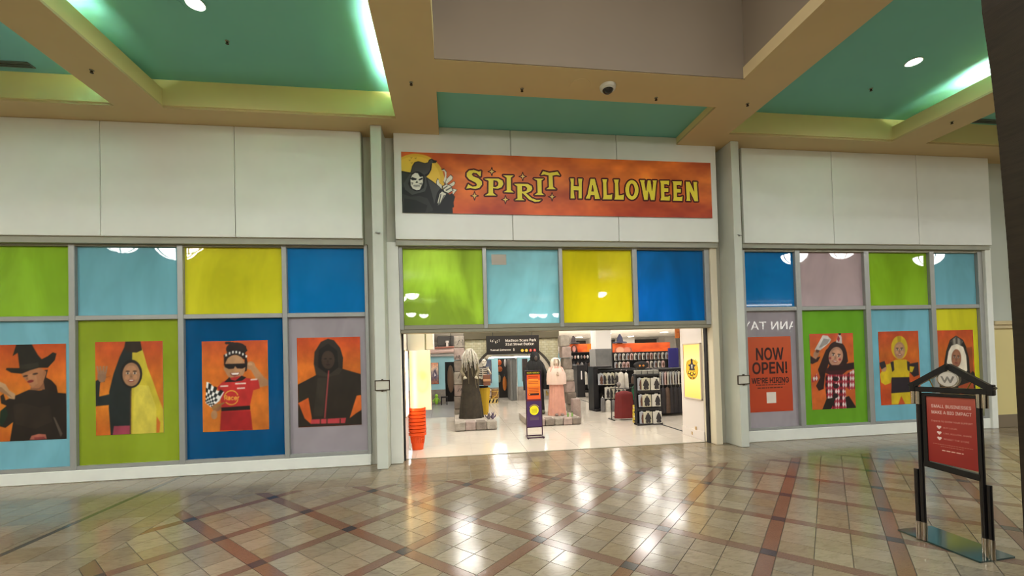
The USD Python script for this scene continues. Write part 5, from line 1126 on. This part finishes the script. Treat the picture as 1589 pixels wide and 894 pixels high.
for s in (-1, 1): part(bk, 'boot', ball((s * .09 + .05, -.17, .05), (.05, .09, .05), 2), mat('boot_green', (92, 98, 76), rough=.6), smooth=True)
for k, x in enumerate((2.62, 2.72)):
    t = thing('potion_bottle', 'small green and white bottle, %s on the right stone plinth' % ('left one' if k == 0 else 'right one'), 'bottle', (x, 9.5, .162)); part(t, 'body', revolve([(.001, 0), (.02, 0), (.022, .06), (.01, .08), (.01, .1)], 16, cap=False), mat('bottle_green', (130, 168, 90), rough=.3), smooth=40); part(t, 'cap', revolve([(.012, .1), (.012, .12)], 12), mat('bottle_cap', (66, 62, 58), rough=.4))

# standing banner
ba = thing('standing_banner', 'narrow standing banner in orange and purple headed NOW HIRING', 'banner stand', (1.545, 8.06, 0))
im = Image.new('RGB', (300, 1080), (62, 40, 78)); d = ImageDraw.Draw(im)
d.rectangle((0, 0, 300, 70), fill=(26, 24, 26)); text_c(d, (150, 36), 'NOW HIRING', 40, (226, 206, 40), 262, 1, im=im)
d.rectangle((18, 70, 286, 560), fill=(214, 84, 34)); d.rectangle((18, 178, 286, 300), fill=(222, 128, 44)); d.rectangle((18, 300, 286, 440), fill=(206, 104, 32)); d.rectangle((0, 545, 300, 580), fill=(92, 34, 44))
for (y, c) in [(100, (150, 44, 22)), (130, (150, 44, 22)), (160, (240, 176, 70)), (205, (176, 66, 24)), (236, (176, 66, 24)), (330, (160, 60, 24)), (362, (160, 60, 24)), (395, (160, 60, 24))]: d.rectangle((50, y, 250, y + 10), fill=c)
d.rectangle((48, 432, 254, 470), fill=(48, 26, 26)); blob(d, 66, 451, 13, 13, (226, 150, 50)); blob(d, 150, 760, 92, 92, (212, 202, 36)); blob(d, 150, 760, 80, 80, (200, 190, 30)); d.arc((36, 646, 264, 874), 210, 330, fill=(206, 176, 70), width=8)
for y in (735, 762, 790): d.rectangle((98, y, 204, y + 9), fill=(150, 140, 26))
for y in (890, 914, 938): d.rectangle((60, y, 240, y + 8), fill=(110, 92, 84))
(m, cd) = art_grid(im.resize((60, 216), Image.BOX), .285, 1.085, 1.35); part(ba, 'sheet', (m[0] + (0, -.012, .215), m[1]), printed('poster_print', .4, .3), cd=cd)
part(ba, 'frame', join(box(-.16, -.143, -.012, .012, .05, 1.305, .003), box(.143, .16, -.012, .012, .05, 1.305, .003), box(-.16, .16, -.012, .012, 1.295, 1.312, .003), box(-.16, .16, -.012, .012, .2, .215, .003)), mat('stand_plum', (70, 44, 62), rough=.35, metal=.4))
part(ba, 'foot', join(box(-.17, .17, -.13, -.11, .012, .035, .004), box(-.16, .16, .1, .12, .012, .035, .004), box(-.165, -.145, -.13, .12, .014, .034, .004), box(.145, .165, -.13, .12, .014, .034, .004)), mat('stand_plum', None))
for sx in (-.15, .15): part(ba, 'caster', ball((sx, -.12, .008), (.012, .012, .008), 1), M_BLACK)
# ------------------------------------------------------------------ merchandise racks
M_CARD = [mat('pack_white', (196, 192, 180), rough=.25), mat('pack_ivory', (186, 180, 156), rough=.25), mat('pack_grey', (160, 162, 166), rough=.25), mat('pack_pink', (206, 176, 172), rough=.25)]
M_FIG = [mat('figure_black', (44, 40, 42), rough=.5), mat('figure_brown', (92, 58, 42), rough=.5), mat('figure_grey', (96, 96, 102), rough=.5), mat('figure_red', (140, 46, 40), rough=.5)]
def fig_poly(w, h, var):
    c = w * (.16 if var % 2 == 0 else .02)
    a = w * (.30 if var % 2 else .27)
    g = [Point(c, h * .84).buffer(w * .10), Polygon([(c - a * .7, h * .77), (c + a * .7, h * .77), (c + a * .75, h * .45), (c + a, h * .12), (c + a * .2, h * .06), (c, h * .3), (c - a * .2, h * .05), (c - a, h * .13), (c - a * .75, h * .45)]),
         Polygon([(c - a * .65, h * .76), (c - a * 1.25, h * .42), (c - a * 1.0, h * .38), (c - a * .4, h * .6)]), Polygon([(c + a * .65, h * .76), (c + a * 1.25, h * .42), (c + a * 1.0, h * .38), (c + a * .4, h * .6)])]
    return unary_union(g).buffer(w * .02).intersection(sbox(-w * .48, 0, w * .48, h))
PACKS = {}
def pack(label, loc, w, h, rz, var, group):
    key = (round(w, 3), round(h, 3), var)
    if key in PACKS: return dup(PACKS[key], loc, rz, label, group)
    t = thing('packaged_costume', label, 'packaged costume', loc, rz, group)
    part(t, 'bag', box(-w / 2, w / 2, -.006, .02, -h, -.02, .005), M_CARD[var % 4])
    part(t, 'print', move(prism_xz(fig_poly(w * .92, h * .92, var), -.009, .003), (0, 0, -h)), M_FIG[(var // 2) % 4], 'printed costume figure')
    part(t, 'hang_tab', join(box(-w * .2, w * .2, 0, .008, -.025, .0), cyl((0, .004, -.01), (0, .06, .01), .003, n=6)), M_CARD[var % 4])
    PACKS[key] = t
    return t
def garment(name, label, loc, w, h, rz, m, group, n=44, depth=.07):
    t = thing(name, label, 'hanging garment', loc, rz, group)
    prof = [(.5, -h), (.49, -h * .7), (.45, -h * .35), (.44, -.12), (.40, -.05), (.1, -.012)]
    v, f = revolve(prof, n, fold=folds(6, .05), cap=False); v = v * (w, depth / .5, 1); part(t, 'cloth', (v, f), m, smooth=60)
    part(t, 'hanger', join(tube([(-w * .36, 0, -.055), (0, 0, -.004), (w * .36, 0, -.055)], .005, 6), tube([(0, 0, -.004), (0, 0, .03), (.014, 0, .045), (.02, 0, .03)], .003, 6)), M_CHROME)
    return t
def slat(x0, x1, y0, y1, z0, z1): return box(x0, x1, y0, y1, z0, z1, .004)

# --- end rack nearest the entrance at right: black gondola end with three tiers of packs
er = thing('gondola_rack', 'black end rack nearest the entrance with three tiers of packaged costumes', 'display rack', (4.28, 8.86, 0))
part(er, 'back_panel', slat(-.27, .28, .02, .05, .03, 1.13), M_BLACK); part(er, 'upright', slat(-.29, -.26, -.03, .06, 0, 1.13), M_BLACK); part(er, 'upright', slat(.26, .29, -.03, .06, 0, 1.13), M_BLACK); part(er, 'base', slat(-.29, .29, -.1, .12, 0, .04), M_BLACK)
for z in (.735, .345): part(er, 'shelf_rail', slat(-.26, .27, -.04, .03, z - .035, z + .035), M_BLACK)
part(er, 'top_tray', slat(-.28, .28, -.05, .16, 1.08, 1.12), M_BLACK)
for r, z in enumerate((1.055, .69, .315)):
    for c, (x, w) in enumerate(((4.075, .10), (4.205, .2), (4.42, .2))):
        pack('packaged costume, %s in the %s tier of the end rack nearest the entrance' % (('left narrow one', 'middle one', 'right one')[c], ('top', 'middle', 'bottom')[r]), (x + r * .012, 8.79 - c * .015, z), w, .285, 0, (r * 2 + c) % 2 + (2 if c == 0 else 0), 'packs on the end rack')
for k in range(4):
    t = thing('shoe_box', 'grey flat box, %s from left on top of the end rack' % ORD[k], 'box', (4.08 + k * .135, 8.9, 1.122), group='boxes on the end rack'); part(t, 'carton', box(-.06, .06, -.06, .06, 0, .085, .005), mat('carton_grey', (138, 136, 128), rough=.6)); part(t, 'lid', box(-.063, .063, -.063, .063, .06, .09, .004), mat('carton_lid', (152, 150, 140), rough=.6))
# --- gondola further in with slanted rows of packs
g2 = thing('gondola_rack', 'long black rack with a tall end panel left of the red coat', 'display rack', (3.95, 11.35, 0), math.radians(8))
part(g2, 'end_panel', slat(-.075, .075, -.03, .3, 0, 1.24), M_BLACK); part(g2, 'back_panel', slat(.07, 1.35, .15, .19, .05, 1.18), M_BLACK); part(g2, 'base', slat(-.07, 1.35, -.12, .3, 0, .06), M_BLACK)
for z in (1.09, .70): part(g2, 'rail', slat(.07, 1.35, -.02, .15, z, z + .03), M_BLACK)
part(g2, 'top_cap', slat(-.075, .5, -.05, .3, 1.2, 1.25), M_BLACK)
for r, (z, x0, n) in enumerate(((1.07, 4.06, 6), (.68, 4.24, 5))):
    for c in range(n):
        pack('packaged costume, %s in the %s row of the long black rack' % (ORD[c], ('upper', 'lower')[r]), (x0 + c * .118, 11.22 + c * .012, z), .15, .34, math.radians(-24), (2 if (r == 0 and c == 0) else 0) + c % 2, 'packs on the long black rack')
M_GA = [mat('cloth_grey', (120, 118, 116), rough=.8, vary=.2, scale=10), mat('cloth_black', (44, 40, 42), rough=.8, vary=.2, scale=10), mat('cloth_white', (206, 200, 188), rough=.8, vary=.15, scale=10), mat('cloth_red', (112, 28, 26), rough=.75, vary=.15, scale=6), mat('cloth_green', (44, 104, 70), rough=.8, vary=.2, scale=10), mat('cloth_brown', (92, 72, 58), rough=.8, vary=.2, scale=10), mat('cloth_yellow', (206, 186, 50), rough=.8, vary=.1, scale=10), mat('cloth_pink', (196, 150, 146), rough=.8, vary=.1, scale=10)]
for k, (x, w, z, h, m) in enumerate([(4.06, .12, .42, .4, 0), (4.22, .18, .34, .34, 2), (4.36, .14, .34, .36, 0), (4.48, .13, .56, .55, 2)]):
    garment('hanging_garment', '%s %s garment, %s along the lowest rail of the long black rack' % ('short', ('grey', 'black', 'white')[m], ORD[k]), (x, 11.12, z), w, h, math.radians(-20), M_GA[m], 'garments low on the long black rack', 30, .05)
rr = thing('garment_rail', 'low black rail holding the red coat', 'garment rail', (4.07, 9.72, 0)); part(rr, 'post', cyl((-.3, .02, 0), (-.3, .02, .76), .012), M_BLACK); part(rr, 'post', cyl((.3, .02, 0), (.3, .02, .76), .012), M_BLACK); part(rr, 'bar', cyl((-.3, .02, .75), (.3, .02, .75), .01), M_BLACK); part(rr, 'foot', join(box(-.32, -.28, -.15, .2, 0, .02), box(.28, .32, -.15, .2, 0, .02)), M_BLACK)
garment('red_coat', 'long dark red coat hanging low left of the end rack', (4.06, 9.66, .705), .48, .66, 0, M_GA[3], None, 64, .1)
hd_ = thing('mannequin_bust', 'grey mannequin head on the rail above the red coat', 'mannequin head', (3.99, 9.78, .765)); part(hd_, 'head', ball((0, 0, .08), (.045, .055, .065), 2), mat('head_grey', (130, 120, 116), rough=.6), smooth=True); part(hd_, 'stand', cyl((0, 0, 0), (0, 0, .04), .02), M_BLACK)
for k, (x, w, z, h, m, lb) in enumerate([(4.13, .16, 1.15, .44, 2, 'white costume hung above the red coat'), (4.26, .12, 1.13, .42, 2, 'pale costume hung right of the white one above the red coat'), (4.46, .15, 1.06, .22, 5, 'grey green costume top hung beside the end rack'), (4.46, .15, .8, .36, 4, 'dark green costume hung beside the end rack')]):
    garment('hanging_garment', lb, (x, 9.95, z), w, h, .2, M_GA[m], None, 36, .06)
pr2 = thing('garment_rail', 'tall black rail behind the red coat holding white and green costumes', 'garment rail', (4.3, 9.98, 0)); part(pr2, 'post', cyl((-.3, .05, 0), (-.3, .05, 1.2), .012), M_BLACK); part(pr2, 'post', cyl((.3, .05, 0), (.3, .05, 1.2), .012), M_BLACK); part(pr2, 'bar', cyl((-.3, .05, 1.19), (.3, .05, 1.19), .012), M_BLACK); part(pr2, 'lower_bar', cyl((-.3, .05, .83), (.3, .05, .83), .01), M_BLACK); part(pr2, 'foot', join(box(-.32, -.28, -.1, .2, 0, .02), box(.28, .32, -.1, .2, 0, .02)), M_BLACK)
for k in range(4):
    t = thing('toy_box', 'yellow and white box, %s from the top of the pile beside the end rack' % ORD[3 - k], 'box', (4.16 + .004 * k, 9.2, .0 + k * .10), group='pile of yellow boxes'); part(t, 'carton', box(-.075, .075, -.06, .06, 0, .097, .004), mat('box_yellow', (206, 180, 60), rough=.5)); part(t, 'label_band', box(-.077, .077, -.062, .0, .03, .06), mat('box_white', (216, 210, 200), rough=.5) if k % 2 else M_BLACK)
# --- right rack of dark garments with pale packs above
r3 = thing('gondola_rack', 'black wall rack of dark garments by the right entrance wall', 'display rack', (5.42, 10.0, 0)); part(r3, 'back_panel', slat(-.5, .8, .2, .24, 0, 1.2), M_BLACK); part(r3, 'top_bar', slat(-.5, .8, -.02, .24, 1.14, 1.19), M_BLACK); part(r3, 'mid_bar', slat(-.5, .8, -.02, .22, .74, .78), M_BLACK); part(r3, 'upright', slat(-.52, -.48, -.05, .24, 0, 1.2), M_BLACK)
for k in range(8): pack('packaged costume, %s along the top bar of the dark garment rack' % ORD[k], (5.16 + k * .072, 9.93, 1.11), .12, .33, math.radians(38), (0, 2, 3, 0, 2, 0, 2, 0)[k], 'pale packs on the dark garment rack')
for k in range(6): garment('hanging_garment', 'long %s garment, %s on the lower bar of the dark garment rack' % (('black', 'brown')[k == 2], ORD[k]), (5.10 + k * .11, 9.92, .735), .14, .66, .4, M_GA[5 if k == 2 else 1], 'dark garments on the lower bar', 26, .06)
t = thing('hanging_mask', 'orange mask hung at the left end of the dark garment rack', 'mask', (5.0, 9.90, .98)); part(t, 'body', ball((0, 0, .06), (.04, .03, .07), 2), mat('mask_orange', (196, 104, 60), rough=.5), smooth=True); part(t, 'hook', cyl((0, .01, .11), (-.07, .06, .16), .004, n=6), M_CHROME)
bp_ = thing('blue_panel', 'plain dark blue standing panel beyond the dark garment rack', 'panel', (6.68, 12, 0)); part(bp_, 'board', box(-.16, .16, 0, .05, .02, 1.72, .006), mat('panel_blue', (44, 40, 112), rough=.5)); part(bp_, 'foot', box(-.18, .18, -.12, .16, 0, .02), M_BLACK)

# --- back racks with orange header boards
def header_rack(label, x0, x1, y, zh0, zh1, seed):
    t = thing('header_rack', label, 'display rack', ((x0 + x1) / 2, y, 0)); a = (x1 - x0) / 2
    im = clouds_on(ramp_img((600, 120), [(0, (214, 96, 50)), (1, (206, 84, 38))]), 30, 90, seed); d = ImageDraw.Draw(im)
    if seed == 31: poly(d, [(110, 120), (120, 40), (170, 10), (215, 40), (240, 120)], (40, 24, 24)); blob(d, 168, 70, 34, 44, (206, 140, 130)); d.rectangle((420, 0, 560, 120), fill=(236, 106, 24)); d.rectangle((560, 0, 600, 120), fill=(170, 40, 30))
    else: poly(d, [(20, 120), (30, 60), (190, 60), (210, 120)], (150, 84, 66)); blob(d, 80, 90, 40, 44, (216, 150, 122)); blob(d, 150, 92, 34, 40, (196, 124, 100))
    (m, cd) = art_grid(im.resize((max(40, int((x1 - x0) * 34)), 18), Image.BOX), x1 - x0, zh1 - zh0, 1.5); part(t, 'header_board', (m[0] + (0, -.06, zh0), m[1]), printed('header_print', .5, .3), cd=cd)
    part(t, 'back_panel', slat(-a, a, .1, .14, .0, zh0 + .02), M_BLACK); part(t, 'cornice', slat(-a, a, -.08, .14, zh0 - .05, zh0), M_BLACK); part(t, 'base', slat(-a, a, -.1, .14, 0, .1), M_BLACK)
    for z in (.55, .95, 1.3): part(t, 'hang_rail', cyl((-a, -.02, z), (a, -.02, z), .012, n=6), M_BLACK)
    for s in (-1, 1): part(t, 'upright', slat(s * a - .02, s * a + .02, -.06, .14, 0, zh0), M_BLACK)
    return t
def cap_bust(label, loc, c):
    t = thing('display_topper', label, 'display', loc); part(t, 'hat', join(revolve([(.001, .02), (.26, .02), (.24, .05), (.12, .07), (.1, .2), (.03, .34), (.001, .35)], 24, cap=False)), mat('topper_%d' % c[0], c, rough=.7), smooth=40); part(t, 'card_stand', box(-.1, .1, -.01, .01, 0, .03), M_BLACK)
header_rack('back rack at left under an orange header with a printed face', 4.66, 5.97, 17.0, 1.70, 2.04, 31); header_rack('long back rack under an orange header board at right', 5.90, 8.18, 15.0, 1.64, 1.975, 32)
cap_bust('dark cut out hat standing on top of the left orange header', (5.0, 16.95, 2.04), (52, 40, 40)); cap_bust('blue pointed hat standing on top of the right orange header', (6.2, 14.95, 1.975), (74, 76, 104))
for k in range(9): t = thing('hanging_mask', 'pale mask, %s in the row under the left orange header' % ORD[k], 'mask', (4.78 + k * .135, 16.93, 1.42), group='masks under the left orange header'); part(t, 'face', ball((0, 0, .07), (.045, .03, .075), 2), mat('mask_%d' % (k % 3), ((206, 196, 186), (130, 120, 112), (176, 140, 130))[k % 3], rough=.5), smooth=True); part(t, 'hook', cyl((0, 0, .13), (0, .05, .15), .004, n=5), M_CHROME)
for k in range(7): garment('hanging_garment', '%s costume, %s in the upper row of the left back rack' % (('grey', 'black', 'brown')[k % 3], ORD[k]), (4.8 + k * .17, 16.86, 1.28), .17, .36, .5, M_GA[(0, 1, 5)[k % 3]], 'costumes in the left back rack', 22, .06)
for k in range(6): garment('hanging_garment', '%s costume, %s in the lower row of the left back rack' % (('white', 'grey', 'black')[k % 3], ORD[k]), (4.84 + k * .2, 16.84, .9), .2, .55, .5, M_GA[(2, 0, 1)[k % 3]], 'costumes low in the left back rack', 22, .07)
for r, (z, n, cols) in enumerate([(1.60, 14, (0, 2, 0, 2, 3)), (1.29, 13, (2, 0, 3, 3, 0))]):
    for k in range(n):
        if r == 1 and 4 <= k <= 7: continue
        pack('small packaged costume, %s in the %s row of the long back rack' % (ORD[k], ('top', 'middle')[r]), (6.0 + k * .155, 14.90, z), .125, .26, .2, cols[k % 5], 'packs on the long back rack')
for k in range(12): garment('hanging_garment', '%s costume, %s in the bottom row of the long back rack' % (('green', 'black', 'brown', 'pink', 'white', 'yellow')[k % 6], ORD[k]), (6.02 + k * .18, 14.88, .97), .17, .42, .4, M_GA[(4, 1, 5, 7, 2, 6)[k % 6]], 'costumes low in the long back rack', 20, .06)
ow = thing('owl_mask', 'dark prop with two orange eyes on the long back rack', 'mask', (6.95, 14.85, 1.0)); part(ow, 'body', ball((0, 0, .14), (.3, .06, .16), 2), M_BLACK, smooth=True); part(ow, 'eye', ball((-.07, -.055, .12), (.045, .02, .04), 2), mat('eye_orange', (206, 130, 50), rough=.4)); part(ow, 'eye', ball((.07, -.055, .12), (.045, .02, .04), 2), mat('eye_orange', None))
# dark slots in the far wall and white piers
wp = tag(thing('wall_010', 'white piers and dark recesses of the far shop wall', None), kind='structure')
for (a, b) in [(11.6, 13.0), (15.3, 16.0), (17.9, 20.4)]: part(wp, 'recess', box(a, b, 39.85, 40, 0, 2.95), mat('far_recess', (72, 70, 68), rough=.7))
for (a, b) in [(13.0, 13.9), (16.0, 17.5), (20.6, 21.8)]: part(wp, 'pier', box(a, b, 38.6, 39.85, 0, ZI), M_SHOPWALL)
r4 = thing('gondola_rack', 'dark floor rack with a bright price strip left of the grey column', 'display rack', (4.75, 15.2, 0)); part(r4, 'end_panel', slat(-.16, .14, 0, .6, 0, 1.2), M_BLACK); part(r4, 'price_strip', box(-.02, .03, -.006, 0, .66, .98), mat('strip_white', (226, 220, 216), rough=.4))
for k in range(3): garment('hanging_garment', 'grey garment, %s beside the dark floor rack' % ORD[k], (4.98 + k * .07, 15.0, .95 - .12 * k), .14, .62 - .05 * k, .6, M_GA[(0, 1, 0)[k]], 'garments beside the dark floor rack', 20, .05)
cd_ = thing('floor_mat_edge', 'thin dashed line of tape across the shop floor between the plinths', 'tape', (1.3, 9.9, 0.0))
for k in range(9): part(cd_, 'dash', box(-.36 + k * .08, -.31 + k * .08, 0, .02, 0, .002), mat('tape_grey', (170, 160, 146), rough=.6))
